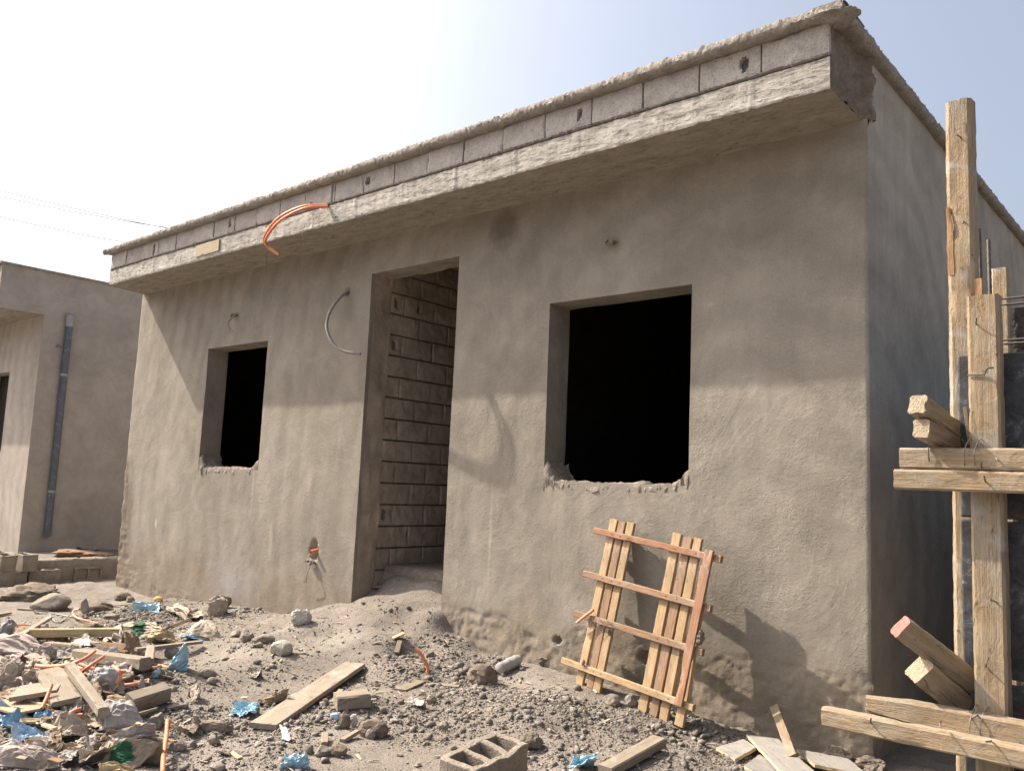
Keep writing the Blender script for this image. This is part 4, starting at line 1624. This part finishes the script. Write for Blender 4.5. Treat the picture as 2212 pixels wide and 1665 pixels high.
def ply(quad, lifts, mat, label, t=.018):
    P = [G(*q, lift=l) for q, l in zip(quad, lifts)]
    c = sum(P, V()) / 4
    x = ((P[1] - P[0]) + (P[2] - P[3])).normalized()
    nrm = (P[1] - P[0]).cross(P[3] - P[0]).normalized()
    if nrm.z < 0:
        nrm = -nrm
    y = nrm.cross(x)
    mm = Matrix((x, y, nrm)).transposed().to_4x4()
    mm.translation = c
    inv = mm.inverted()
    g = Geo()
    loc = [inv @ p for p in P]
    n = 10
    top_, bot = [], []
    for i in range(4):
        for k in range(n):
            p = loc[i].lerp(loc[(i + 1) % 4], k / n)
            j = .006 if k else 0
            p = V((p.x + j * nz((p.x * 40, p.y * 40, i)), p.y + j * nz((p.y * 40, p.x * 40, 4)), 0))
            top_.append(p)
    N = len(top_)
    vs = [p.copy() for p in top_] + [V((p.x, p.y, -t)) for p in top_]
    fs = [tuple(range(N)), tuple(range(2 * N - 1, N - 1, -1))] + [(k, N + k, N + (k + 1) % N, (k + 1) % N) for k in range(N)]
    fm = [0, 0] + [1] * N
    o = link('plywood_offcut', vs, fs, None, None, mm, None, [mat, 'plyedge'], fm)
    return tag(o, label, 'plywood', PLG)


ply([c5(235, 830), c5(430, 950), c5(660, 830), c5(520, 745)], [.02, .02, .04, .04], 'plydark', 'grey plywood scrap farthest left by the wall corner')
ply([c5(530, 1020), c5(760, 1180), c5(980, 1090), c5(690, 905)], [.02, .02, .03, .03], 'plydark', 'dark grey plywood scrap under the long pale offcut at the bottom')
ply([c5(550, 695), c5(980, 1150), c5(1330, 1150), c5(880, 740)], [.06, .07, .08, .08], 'plygrey', 'long pale plywood offcut lying across the other scraps at lower right')
ply([c5(1070, 845), c5(1260, 1010), c5(1830, 1120), c5(1600, 950)], [.06, .06, .05, .06], 'plygrey', 'broad pale plywood offcut nearest the bottom right planks')
a, b = G(*c5(1030, 925), lift=.09), atY(*c5(838, 408), -.06)
tag(beam('plank', a, b, .05, .018, 'form', None, V((0, -1, .6))), 'narrow board propped from the plywood scraps against the wall foot', 'plank', 'loose boards and timbers on the dirt')
lump('mortar_clod', (c5(1370, 820), c5(1660, 975)), 'rubble', 'crumbly mortar lump behind the broad pale plywood offcut', 'lump', seed=17, kw=dict(rough=.3, cuts=3))
lump('mortar_clod', (c5(1700, 930), c5(1990, 1100)), 'rubble', 'big crumbly mortar lump below the lower formwork planks', 'lump', seed=27, kw=dict(rough=.3, cuts=3))
lump('mortar_clod', (c5(470, 470), c5(620, 600)), 'rubble', 'grey mortar lump at the wall foot left of the propped board', 'lump', seed=37, kw=dict(rough=.3, cuts=3))

# ------------------------------------------------------------------ orange conduit pieces
OG = 'pieces of orange conduit'


def orange(pts, lifts, label, r=.0105, mat='orange_old'):
    P = []
    for q, l in zip(pts, lifts):
        P.append(G(*q, lift=l + r))
    return tag(tube('conduit_piece', P, r, mat), label, 'conduit', OG)


orange([c2(400, 280), c2(520, 290), c2(750, 270), c2(920, 210), c2(1050, 120)], [.1, .1, .12, .13, .13], 'bright orange curved conduit lying on top of the heap, leftmost of the crossed ones', mat='orange')
orange([c2(870, 380), c2(1000, 280), c2(1145, 180)], [.08, .13, .13], 'straight orange conduit crossing over the pale beam', mat='orange')
orange([c2(730, 255), c2(820, 290), c2(930, 320)], [.09, .09, .08], 'short orange conduit under the crossed ones')
orange([c2(880, 265), c2(1040, 315), c2(1230, 340), c2(1390, 350)], [.12, .1, .09, .07], 'long orange conduit running along the front of the pale beam')
orange([c2(1250, 285), c2(1312, 335), c2(1332, 400), c2(1290, 470)], [.12, .13, .1, .06], 'hooked orange conduit right of the crumpled clear bag')
orange([c2(1380, 495), c2(1490, 482), c2(1640, 440)], [.03, .04, .02], 'orange conduit lying in the gravel right of the heap')
orange([c2(572, 490), c2(525, 620), c2(465, 750)], [.14, .1, .06], 'orange conduit standing against the wide dusty plank')
orange([c2(770, 805), c2(830, 775), c2(890, 760)], [.06, .07, .05], 'stubby orange conduit above the blue film heap')
orange([c2(670, 828), c2(790, 832), c2(910, 825)], [.04, .05, .05], 'orange conduit lying flat right of the blue film heap')
orange([c2(1852, 890), c2(1836, 1080), c2(1806, 1290), c2(1800, 1460)], [.05, .06, .05, .05], 'long orange conduit pointing down to the bottom edge', mat='orange')
orange([c2(1530, 650), c2(1640, 600), c2(1720, 550)], [.07, .06, .02], 'orange conduit lying along the thick yellowish timber')
orange([c2(1680, 310), c2(1760, 290), c2(1845, 265)], [.02, .02, .02], 'orange conduit beside the big light blue bag')
orange([c1(880, 690), c1(815, 705), c1(812, 750), c1(880, 795), c1(1080, 850)], [.08, .05, .02, .02, .0], 'looped orange conduit by the upright concrete chunk')
orange([c1(150, 865), c1(240, 862), c1(330, 870)], [.03, .03, .02], 'orange conduit at the far left above the crumpled sack')
orange([c1(-30, 860), c1(60, 862), c1(120, 858)], [.03, .03, .02], 'orange conduit cut by the left edge of the photo')
g0 = G(*c4(228, 372))
tag(tube('conduit_piece', [V((g0.x, g0.y, H(g0.x, g0.y) - .02)), V((g0.x - .004, g0.y, H(g0.x, g0.y) + .04)), V((g0.x - .05, g0.y - .03, H(g0.x, g0.y) + .12)), V((g0.x - .085, g0.y - .05, H(g0.x, g0.y) + .15))], .0115, 'orange'), 'orange conduit sticking up out of the dirt in the middle', 'conduit', OG)
# grey strip loops
P = [G(*q, lift=l) for q, l in ((c1(800, 665), .1), (c1(770, 750), .03), (c1(650, 835), .01), (c1(560, 770), .03), (c1(600, 745), .02), (c1(820, 775), .01))]
tag(tube('plastic_strap', P, .006, 'greypipe', ns=6), 'grey looped plastic strap beside the looped orange conduit', 'strap')
P = [G(*q, lift=l) for q, l in ((c1(540, 712), .01), (c1(400, 705), .03), (c1(390, 725), .01), (c1(520, 735), .01))]
tag(tube('plastic_strap', P, .006, 'greypipe', ns=6), 'grey plastic strap under the big concrete slab chunk', 'strap')

# ------------------------------------------------------------------ bags and sheets
BL = 'scraps of light blue plastic bag'
CB = 'torn paper bags on the dirt'
sheet('plastic_bag', [c2(1840, 335), c2(2060, 345), c2(2135, 130), c2(1950, 85)], .05, .05, 'blue', 'largest light blue plastic bag standing right of the heap', 'bag', BL, seed=3, tilt=62, jag=.05)
sheet('plastic_bag', [c2(1672, 420), c2(1750, 425), c2(1785, 345), c2(1700, 350)], .02, .025, 'blue', 'small light blue plastic scrap below the largest blue bag', 'bag', BL, seed=5, tilt=45)
sheet('plastic_bag', [c1(1480, 720), c1(1760, 735), c1(1775, 600), c1(1490, 650)], 0.017, 0.038, 'blue', 'light blue plastic bag near the wall beside an orange wrapper', 'bag', BL, seed=7)
sheet('plastic_bag', [c3(360, 1195), c3(590, 1215), c3(610, 1105), c3(410, 1100)], 0.012, 0.038, 'blue', 'light blue plastic bag at the lower end of the long weathered plank', 'bag', BL, seed=9, jag=.07)
sheet('plastic_bag', [c3(770, 1655), c3(1030, 1640), c3(1000, 1570), c3(850, 1540)], 0.010, 0.034, 'blue', 'light blue plastic bag at the bottom edge left of the hollow block', 'bag', BL, seed=11, jag=.09)
sheet('plastic_bag', [c4(1370, 1225), c4(1545, 1165), c4(1570, 1120), c4(1410, 1110)], 0.010, 0.030, 'blue', 'light blue plastic bag at the bottom edge right of the hollow block', 'bag', BL, seed=13, jag=.07)
sheet('plastic_bag', [c1(2000, 1035), c1(2260, 1040), c1(2260, 950), c1(2050, 980)], 0.010, 0.030, 'blue_deep', 'dark blue plastic bag under the grey paper cone', 'bag', BL, seed=15)
sheet('plastic_film', [c2(-60, 900), c2(350, 1000), c2(330, 830), c2(-40, 690)], 0.028, 0.045, 'blue_pale', 'dusty blue plastic film spread at the left edge', 'film', seed=17, n=40)
sheet('plastic_film', [c2(80, 1180), c2(500, 1160), c2(540, 960), c2(180, 980)], 0.021, 0.045, 'blue_pale', 'shredded whitish blue plastic film at the lower left', 'film', seed=19, n=40, jag=.06)
sheet('plastic_film', [c2(300, 960), c2(650, 900), c2(640, 790), c2(400, 850)], 0.038, 0.022, 'blue_deep', 'rolled bright blue plastic film in the rubbish heap', 'film', seed=21, power=.5)
sheet('plastic_film', [c2(0, 1000), c2(260, 990), c2(240, 880), c2(30, 880)], 0.032, 0.026, 'blue_deep', 'dark blue film bundle left of the rolled bright blue one', 'film', seed=22, power=.5)
bag('plastic_bag', (c3(1210, 1170), c3(1290, 1230)), 'blue_pale', 'tiny pale blue film scrap under the squared wooden chunk', 'bag', BL, seed=23)
bag('plastic_bag', (c3(1375, 1185), c3(1435, 1300)), 'paper_white', 'tiny white film scrap under the squared wooden chunk', 'bag', None, seed=25)
bag('bottle_cap', (c3(1470, 1250), c3(1525, 1290)), 'blue_deep', 'small blue cap lying right of the white film scrap', 'cap', None, seed=26, crum=.05, depth=.9)

sheet('paper_sack', [c1(-60, 1230), c1(560, 1260), c1(420, 1030), c1(-60, 1000)], 0.056, 0.053, 'paper_pink', 'large crumpled pinkish sack at the left edge of the heap', 'sack', CB, seed=31, n=52, power=.5)
bag('paper_sack', (c1(390, 1080), c1(610, 1280)), 'paper_pink', 'small crumpled pinkish sack right of the large one', 'sack', CB, seed=32, crum=.45)
sheet('paper_sack', [c1(-30, 1000), c1(200, 1000), c1(180, 850), c1(20, 850)], 0.035, 0.045, 'paper_grey', 'grey crumpled paper above the large pinkish sack', 'sack', CB, seed=33)
sheet('paper_sack', [c2(-40, 660), c2(250, 590), c2(240, 440), c2(-40, 440)], 0.035, 0.045, 'paper', 'crumpled beige paper above the hardboard sheet', 'sack', CB, seed=34)
bag('paper_sack', (c2(20, 210), c2(255, 430)), 'paper', 'folded beige paper below the large pinkish sack', 'sack', CB, seed=35, tilt=.3)
bag('paper_sack', (c2(250, 320), c2(475, 480)), 'paper', 'bunched paper knot left of the wide dusty plank', 'sack', CB, seed=36, crum=.55)
sheet('clear_bag', [c2(960, 640), c2(1420, 640), c2(1260, 350), c2(960, 370)], 0.052, 0.045, 'paper_grey', 'greyish crumpled plastic bag in the middle of the heap', 'bag', CB, seed=37, n=40)
sheet('paper_sack', [c2(1130, 1050), c2(1650, 1010), c2(1480, 730), c2(1140, 720)], 0.077, 0.026, 'paper_grey', 'big domed grey and brown bag in the front of the heap', 'sack', CB, seed=38, n=44, power=.45)
sheet('paper_sack', [c2(1150, 800), c2(1560, 870), c2(1420, 690), c2(1190, 690)], 0.070, 0.015, 'paper_brown', 'brown flap on top of the big domed grey bag', 'sack', CB, seed=39, power=.5)
sheet('paper_sack', [c2(500, 1160), c2(1000, 1120), c2(960, 900), c2(560, 920)], 0.042, 0.045, 'paper', 'beige crumpled sack right of the blue film', 'sack', CB, seed=40, n=44)
sheet('paper_sack', [c2(880, 860), c2(1090, 880), c2(1060, 760), c2(950, 760)], 0.028, 0.022, 'paper', 'small beige bag left of the big domed one', 'sack', CB, seed=41)
sheet('paper_sack', [c2(-60, 1420), c2(760, 1440), c2(520, 1200), c2(-40, 1180)], 0.045, 0.026, 'paper_pink', 'broad flat pinkish bag at the bottom left corner', 'sack', CB, seed=42, n=50, power=.6)
sheet('paper_sack', [c2(560, 1380), c2(860, 1420), c2(870, 1220), c2(610, 1260)], 0.021, 0.030, 'paper_grey', 'grey paper flap between the pinkish bag and the green-printed bag', 'sack', CB, seed=43)
sheet('paper_sack', [c2(1000, 1400), c2(1460, 1430), c2(1810, 1190), c2(1300, 1190)], 0.035, 0.026, 'bag_green', 'beige bag with a bright green print at the bottom edge', 'sack', CB, seed=44, n=40)
sheet('paper_sack', [c2(1000, 1230), c2(1700, 1160), c2(1690, 1060), c2(1100, 1110)], 0.028, 0.045, 'paper_grey', 'pale wrinkled paper strip in front of the big domed bag', 'sack', CB, seed=45, n=44)
sheet('paper_sack', [c2(1020, 1210), c2(1260, 1170), c2(1290, 1050), c2(1080, 1110)], 0.042, 0.038, 'paper_brown', 'torn brown paper tuft on the wrinkled paper strip', 'sack', CB, seed=46)
sheet('paper_sack', [c2(860, 1420), c2(1200, 1360), c2(1130, 1260), c2(870, 1260)], 0.021, 0.038, 'paper', 'crumpled beige paper left of the green print', 'sack', CB, seed=47)
sheet('paper_sack', [c2(1080, 1470), c2(1500, 1500), c2(1480, 1400), c2(1100, 1380)], 0.017, 0.022, 'paper_yellow', 'yellowish paper under the green-printed bag', 'sack', CB, seed=48)
sheet('paper_sack', [c1(1320, 960), c1(1880, 1010), c1(1750, 850), c1(1390, 870)], 0.035, 0.022, 'bag_green2', 'torn bag with dark green print behind the yellow board', 'sack', CB, seed=49, n=40)
sheet('paper_sack', [c1(1620, 1100), c1(1960, 1060), c1(1920, 930), c1(1640, 960)], 0.035, 0.030, 'paper_yellow', 'brownish yellow bag right of the yellow board', 'sack', CB, seed=50)
sheet('paper_sack', [c1(1400, 1240), c1(1620, 1200), c1(1530, 1000), c1(1330, 1000)], 0.035, 0.019, 'paper_brown', 'folded brown bag at the right end of the yellow board', 'sack', CB, seed=51)
sheet('paper_sack', [c2(1250, 250), c2(1600, 270), c2(1590, 180), c2(1440, 175)], 0.021, 0.022, 'paper', 'beige paper fold behind the pale beam', 'sack', CB, seed=52)
sheet('paper_sack', [c1(1850, 700), c1(2090, 830), c1(2160, 740), c1(1950, 610)], 0.049, 0.019, 'paper', 'folded beige cement bag in front of the left wall', 'sack', CB, seed=53)
sheet('paper_sack', [c1(2080, 830), c1(2300, 830), c1(2250, 730), c1(2120, 740)], 0.025, 0.022, 'paper', 'trailing end of the folded cement bag by the wall', 'sack', CB, seed=54)
bag('paper_sack', (c3(170, 195), c3(335, 375)), 'paper', 'beige paper bag standing upright against the wall foot', 'sack', CB, seed=55, crum=.35)
lump('wood_shard', (c3(230, 165), c3(375, 300)), 'clod', 'dark pointed shard behind the upright paper bag', 'shard', seed=56, kw=dict(cuts=6, angular=.6, rough=.1))
bag('paper_sack', (c3(880, 305), c3(1045, 430)), 'paper_white', 'whitish crumpled paper against the wall left of the door', 'sack', CB, seed=57, crum=.4)
sheet('paper_sack', [c3(-60, 560), c3(310, 560), c3(230, 420), c3(120, 400)], 0.045, 0.015, 'paper', 'large beige cone of cement bag paper below the left wall', 'sack', CB, seed=58)
sheet('paper_scrap', [c4(55, 640), c4(190, 690), c4(230, 650), c4(110, 595)], 0.010, 0.019, 'paper_white', 'white crumpled paper scrap in the middle of the dirt', 'paper', CB, seed=59)
sheet('paper_scrap', [c3(490, 850), c3(590, 900), c3(640, 830), c3(540, 815)], 0.010, 0.019, 'paper', 'torn beige paper above the long weathered plank', 'paper', CB, seed=60)
sheet('paper_scrap', [c3(590, 1130), c3(790, 1110), c3(780, 1065), c3(600, 1065)], 0.012, 0.026, 'paper_brown', 'torn brown paper against the long weathered plank', 'paper', CB, seed=61, jag=.06)
sheet('paper_scrap', [c3(810, 1400), c3(890, 1420), c3(860, 1320), c3(800, 1290)], 0.005, 0.009, 'paper_white', 'pale torn card at the lower end of the long weathered plank', 'paper', CB, seed=62)
sheet('paper_scrap', [c2(1900, 1000), c2(2080, 1070), c2(2110, 980), c2(1890, 880)], 0.014, 0.022, 'paper', 'torn card right of the long orange conduit', 'paper', CB, seed=63)
sheet('paper_scrap', [c3(240, 1530), c3(370, 1540), c3(360, 1480), c3(270, 1490)], 0.010, 0.015, 'paper', 'small beige paper on gravel at the lower left', 'paper', CB, seed=64)
bag('paper_scrap', (c1(1690, 550), c1(1800, 620)), 'orangepaper', 'small orange wrapper beside the blue bag near the wall', 'wrapper', None, seed=65)
bag('paper_scrap', (c2(-10, 215), c2(45, 270)), 'teal', 'small teal wrapper at the left edge', 'wrapper', None, seed=66)
bag('paper_scrap', (c2(900, 80), c2(1030, 170)), 'paper_grey', 'grey paper knob behind the pale beam', 'paper', None, seed=67)
bag('cloth_roll', (c3(100, 1235), c3(390, 1340)), 'cloth', 'dusty brown cloth roll left of the blue bag in the gravel', 'cloth', None, seed=68, depth=.4, crum=.25)
sheet('cloth_roll', [c3(-20, 1330), c3(90, 1390), c3(130, 1240), c3(60, 1250)], 0.017, 0.022, 'cloth', 'dusty dark cloth scrap at the left end of the cloth roll', 'cloth', None, seed=69)
# smaller torn litter strewn through the heap
for k in range(100):
    u, v = rng.gauss(140, 110), rng.uniform(1365, 1650)
    if u < -20 or u > 470 or (v < 1400 and u > 330):
        continue
    w_, h_ = rng.uniform(16, 62), rng.uniform(9, 28)
    sh = rng.uniform(-14, 14)
    sheet('torn_paper', [(u - w_ / 2, v + h_ / 2 + rng.uniform(-4, 4)), (u + w_ / 2, v + h_ / 2 + rng.uniform(-4, 4)), (u + w_ / 2 + sh, v - h_ / 2), (u - w_ / 2 + sh, v - h_ / 2)], .012, .018,
          rng.choice(['paper', 'paper', 'paper_grey', 'paper_pink', 'paper_white', 'paper_brown']), 'small torn piece of sack paper strewn through the rubbish heap', 'paper', 'torn paper through the heap', n=12, tilt=rng.uniform(12, 35), lift=.02, jag=.07)
for k in range(66):
    u, v = rng.gauss(170, 130), rng.uniform(1350, 1640)
    if u < -10 or u > 520:
        continue
    an, L_ = rng.uniform(-.5, .5), rng.uniform(18, 60)
    plank((u, v), (u + L_ * math.cos(an), v + L_ * math.sin(an) * .7), rng.uniform(.01, .035), rng.uniform(.006, .016), rng.choice(['board', 'board', 'darkwood', 'yellowboard', 'form']), 'small splintered stick strewn through the rubbish heap', rng.uniform(.01, .07), rng.uniform(.01, .07), rng.uniform(-.5, .5), 'splintered sticks through the heap', 'wood_splinter', .004, 'stick')
# plastic bottle
p, q = G(*c4(815, 400)), G(*c4(990, 325))
p.z, q.z = H(p.x, p.y) + .04, H(q.x, q.y) + .05
g = Geo()
ns, n = 16, 22
L = (q - p).length
for i in range(n + 1):
    s = i / n
    r = .042 * (1 - .25 * max(0, (s - .75) / .25) ** 2) * (.7 if i in (0, n) else 1)
    for k in range(ns):
        a_ = 2 * math.pi * k / ns
        d_ = 1 + .12 * nz((s * 7, math.cos(a_) * 1.5, math.sin(a_) * 1.5)) - (.05 if i % 4 == 0 else 0)
        g.v.append(V(((s - .5) * L, r * d_ * math.cos(a_), r * d_ * math.sin(a_))))
for i in range(n):
    for k in range(ns):
        g.f.append((i * ns + k, (i + 1) * ns + k, (i + 1) * ns + (k + 1) % ns, i * ns + (k + 1) % ns))
g.f.append(tuple(range(ns)))
g.f.append(tuple(n * ns + k for k in range(ns - 1, -1, -1)))
tag(link('plastic_bottle', g.v, g.f, 'bottle', None, frame(p, q), 40), 'crushed dusty plastic bottle lying by the wall foot left of the pallet', 'bottle')

# ------------------------------------------------------------------ stones
SG = 'stones and lumps lying about'
for bx, m, lab, kw in (
        ((c3(700, 560), c3(885, 690)), 'rock_pale', 'pale flat-sided stone alone on the dirt slope', dict(cuts=8)),
        ((c3(430, 462), c3(560, 585)), 'rock', 'dark angular stone left of the pale one', dict(cuts=9, angular=.5)),
        ((c3(560, 510), c3(735, 590)), 'rock', 'long grey stone touching the pale stone', dict(cuts=7, angular=.4)),
        ((c3(550, 575), c3(640, 625)), 'rock', 'small flat stone below the long grey stone', dict(cuts=7, angular=.5)),
        ((c3(345, 470), c3(460, 545)), 'paper', 'beige flat lump left of the dark angular stone', dict(cuts=8, angular=.5)),
        ((c1(340, 505), c1(760, 720)), 'rock', 'big slanted concrete slab chunk at the far left', dict(cuts=9, angular=.5, rough=.05)),
        ((c1(885, 565), c1(1000, 770)), 'rock', 'upright concrete chunk beside the looped orange conduit', dict(cuts=8, angular=.45, rough=.05)),
        ((c1(960, 595), c1(1230, 740)), 'clod', 'brown lump right of the upright concrete chunk', dict(cuts=6)),
        ((c1(1390, 545), c1(1480, 620)), 'rock', 'small pale stone left of the orange wrapper', dict(cuts=7)),
        ((c1(1270, 500), c1(1440, 600)), 'clod', 'dark clod by the left foot of the house wall', dict(cuts=4)),
        ((c1(1140, 730), c1(1310, 800)), 'rock', 'flat stone behind the dark green printed bag', dict(cuts=8, angular=.5)),
        ((c1(1310, 780), c1(1410, 830)), 'rock', 'small stone just behind the dark green printed bag', dict(cuts=7)),
        ((c1(-30, 490), c1(45, 580)), 'rock', 'round stone cut by the left edge beyond the heap', dict(cuts=5)),
        ((c1(890, 840), c1(1120, 950)), 'clod', 'grey earth mound behind the yellow board', dict(cuts=2, rough=.2)),
        ((c4(570, 310), c4(805, 490)), 'clod', 'large crumbly clod left of the plastic bottle', dict(cuts=4, rough=.18)),
        ((c4(1140, 210), c4(1320, 335)), 'clod', 'large crumbly clod right of the plastic bottle', dict(cuts=4, rough=.18)),
        ((c4(320, 782), c4(412, 865)), 'rock', 'single rounded stone above the foreground hollow block', dict(cuts=6)),
        ((c4(415, 835), c4(455, 905)), 'rock', 'slim flat stone right of the single rounded one', dict(cuts=7, angular=.5)),
        ((c4(1000, 875), c4(1178, 1020)), 'clod', 'crumbly clod behind the right end of the foreground hollow block', dict(cuts=3, rough=.22)),
        ((c4(220, 560), c4(300, 640)), 'rock', 'small stone right of the white paper scrap', dict(cuts=7)),
        ((c4(1690, 555), c4(1835, 655)), 'rock', 'pale stone under the left legs of the pallet', dict(cuts=6)),
        ((c4(1860, 560), c4(1965, 665)), 'rock', 'stone between the two legs of the pallet', dict(cuts=6)),
        ((c3(1075, 1450), c3(1215, 1540)), 'rock', 'smooth stone at the bottom centre, left one of a pair', dict(cuts=7)),
        ((c3(1210, 1435), c3(1350, 1545)), 'clod', 'darker lump at the bottom centre, right one of a pair', dict(cuts=5)),
        ((c3(105, 785), c3(250, 885)), 'rock', 'grey stone below the largest blue bag', dict(cuts=6)),
        ((c3(170, 870), c3(260, 935)), 'rock', 'small dark stone right under the grey stone', dict(cuts=6)),
        ((c3(1285, 1165), c3(1375, 1315)), 'clod', 'tall clod under the squared wooden chunk', dict(cuts=4)),
        ((c3(1510, 1310), c3(1590, 1400)), 'rock', 'round stone at the end of the tube-like clod', dict(cuts=5)),
        ((c3(1450, 1230), c3(1690, 1380)), 'clod', 'tube-like clod right of the squared wooden chunk', dict(cuts=3)),
        ((c3(1000, 1430), c3(1085, 1510)), 'rock', 'flat stone left of the pair at the bottom centre', dict(cuts=7, angular=.5)),
        ((c2(1640, 790), c2(1830, 975)), 'rock', 'angular brown stone at the foot of the thick yellowish timber', dict(cuts=9, angular=.5)),
        ((c2(1845, 685), c2(2030, 755)), 'rock', 'flat pale stone in gravel right of the thick yellowish timber', dict(cuts=6, angular=.5)),
        ((c2(1340, 340), c2(1480, 470)), 'clod', 'earth lump right of the hooked orange conduit', dict(cuts=5)),
        ((c2(1880, 1100), c2(2050, 1240)), 'rock', 'stone right of the long orange conduit near the bottom', dict(cuts=6)),
        ((c2(2010, 1100), c2(2150, 1190)), 'rock', 'flat slab stone beside the stone near the bottom left', dict(cuts=8, angular=.5)),
        ((c2(1820, 70), c2(1980, 200)), 'rock', 'stone hidden behind the largest blue bag', dict(cuts=6)),
        ((c3(170, 1360), c3(280, 1455)), 'rock', 'flat angular stone below the cloth roll', dict(cuts=8, angular=.5)),
        ((c3(190, 1590), c3(320, 1665)), 'rock', 'stone cut by the bottom edge at the lower left', dict(cuts=6)),
        ((c3(1525, 1010), c3(1600, 1065)), 'rock', 'small stone right of the squared wooden chunk', dict(cuts=6)),
        ((c4(1120, 110), c4(1200, 170)), 'clod', 'clod lodged at the wall foot above the plastic bottle', dict(cuts=4, rough=.2))):
    lump('stone' if m != 'clod' else 'earth_clod', bx, m, lab, 'stone' if m != 'clod' else 'clod', SG, kw=kw)

# anonymous fist-sized stones
for k in range(44):
    u, v = rng.uniform(20, 1700), rng.uniform(1340, 1650)
    if 560 < u < 900 and v < 1400:
        continue
    s = rng.uniform(4, 10)
    lump('stone', ((u, v), (u + s * rng.uniform(1.2, 2), v + s)), rng.choice(['rock', 'rock', 'clod']), 'small grey stone lying loose among the gravel', 'stone', 'small loose stones on the gravel', kw=dict(cuts=7, angular=.45, sub=3))

# ------------------------------------------------------------------ gravel and chips
NR = np.random.RandomState(5)


def dens(x, y):
    d = .04 + .95 * patch(x, y) ** 1.3
    if x > -1.6 and -1.6 < y < -.3:
        d += .35
    return d


bv, bf = ICO[1]
BV = np.array([tuple(v) for v in bv])
BF = np.array(bf)
allv, cnt = [], 0
tries = 0
N_ = 80000
while cnt < N_ and tries < 900000:
    tries += 1
    x = -7.5 + 9.0 * rng.random()
    y = -.04 - 3.5 * rng.random() ** .9
    if rng.random() > dens(x, y):
        continue
    near = math.hypot(x - CAM.x, y - CAM.y)
    s = .0030 * (rng.random() + 1e-3) ** -.40
    s = min(s, .022) * (1 if near < 5 else 1.25)
    p = BV * np.array([s * rng.uniform(.8, 1.5), s * rng.uniform(.7, 1.2), s * rng.uniform(.5, .9)])
    p = p * (1 + .22 * NR.randn(len(p), 1))
    a = rng.random() * 6.28
    ca, sa = math.cos(a), math.sin(a)
    tz = rng.uniform(-.4, .4)
    q = np.empty_like(p)
    q[:, 0] = p[:, 0] * ca - p[:, 1] * sa
    q[:, 1] = p[:, 0] * sa + p[:, 1] * ca
    q[:, 2] = p[:, 2] + tz * p[:, 0]
    z = hfull(x, y)
    q += np.array([x, y, z + s * .2])
    allv.append(q)
    cnt += 1
vv = np.concatenate(allv)
ff = (BF[None] + (np.arange(cnt) * len(BV))[:, None, None]).reshape(-1, 3)
me = bpy.data.meshes.new('gravel')
me.vertices.add(len(vv))
me.vertices.foreach_set('co', vv.ravel().astype(np.float32))
me.loops.add(len(ff) * 3)
me.loops.foreach_set('vertex_index', ff.ravel().astype(np.int32))
me.polygons.add(len(ff))
me.polygons.foreach_set('loop_start', (np.arange(len(ff)) * 3).astype(np.int32))
me.update(calc_edges=True)
me.materials.append(MT['gravel'])
o = bpy.data.objects.new('gravel', me)
COL.objects.link(o)
o['kind'] = 'stuff'
o['label'] = 'loose grey gravel scattered over the dirt in front of the house'

g = Geo()
for k in range(900):
    x = -7 + 8.2 * rng.random()
    y = -.15 - 3.2 * rng.random()
    L = rng.uniform(.015, .07)
    w = rng.uniform(.004, .018)
    c = V((x, y, hfull(x, y) + .008))
    m = Matrix.Translation(c) @ Euler((rng.uniform(-.5, .5), rng.uniform(-.35, .35), rng.random() * 6.3)).to_matrix().to_4x4()
    t_ = .0025
    bx = [(-L / 2, -w / 2, -t_), (L / 2, -w / 2 * .4, -t_), (L / 2, w / 2, -t_), (-L / 2, w / 2, -t_)]
    vs_ = [m @ V(b) for b in bx] + [m @ V((b[0], b[1], t_)) for b in bx]
    g.add((vs_, [(0, 3, 2, 1), (4, 5, 6, 7), (0, 1, 5, 4), (1, 2, 6, 5), (2, 3, 7, 6), (3, 0, 4, 7)]))
o = link('wood_chips', g.v, g.f, 'paper')
o['kind'] = 'stuff'
o['label'] = 'small wood and paper chips strewn over the dirt'

# ------------------------------------------------------------------ light
SD = V((1.53, .51, -1.6)).normalized()
elev = math.asin(-SD.z)
az = math.atan2(-SD.x, -SD.y)
w = bpy.data.worlds.new('World')
SC.world = w
w.use_nodes = True
nt = w.node_tree
sky = nt.nodes.new('ShaderNodeTexSky')
sky.sky_type = 'NISHITA'
sky.sun_disc = False
sky.sun_elevation = elev
sky.sun_rotation = az
sky.altitude = 50
sky.air_density = 1.0
sky.dust_density = 8.0
sky.ozone_density = 1.0
bg = nt.nodes['Background']
hs = nt.nodes.new('ShaderNodeHueSaturation')
hs.inputs['Saturation'].default_value = .72
nt.links.new(sky.outputs[0], hs.inputs['Color'])
nt.links.new(hs.outputs[0], bg.inputs['Color'])
bg.inputs['Strength'].default_value = .15
sl = bpy.data.lights.new('sun', 'SUN')
sl.energy = 4.8
sl.angle = R(.6)
sl.color = (1, .88, .74)
so = bpy.data.objects.new('sun', sl)
so.rotation_euler = SD.to_track_quat('-Z', 'Y').to_euler()
so.location = (-8, -6, 10)
COL.objects.link(so)

cam = bpy.data.cameras.new('camera')
cam.sensor_fit = 'HORIZONTAL'
cam.sensor_width = 36
cam.lens = 36 * CF / CW
cam.clip_start = .05
cam.clip_end = 2000
co = bpy.data.objects.new('camera', cam)
mw = Matrix((RT, UP, -FW)).transposed().to_4x4()
mw.translation = CAM
co.matrix_world = mw
COL.objects.link(co)
SC.camera = co
vs = SC.view_settings
vs.view_transform = 'Standard'
vs.look = 'None'
vs.exposure = .84
vs.gamma = 1
SC.cycles.use_denoising = True
SC.cycles.max_bounces = 6
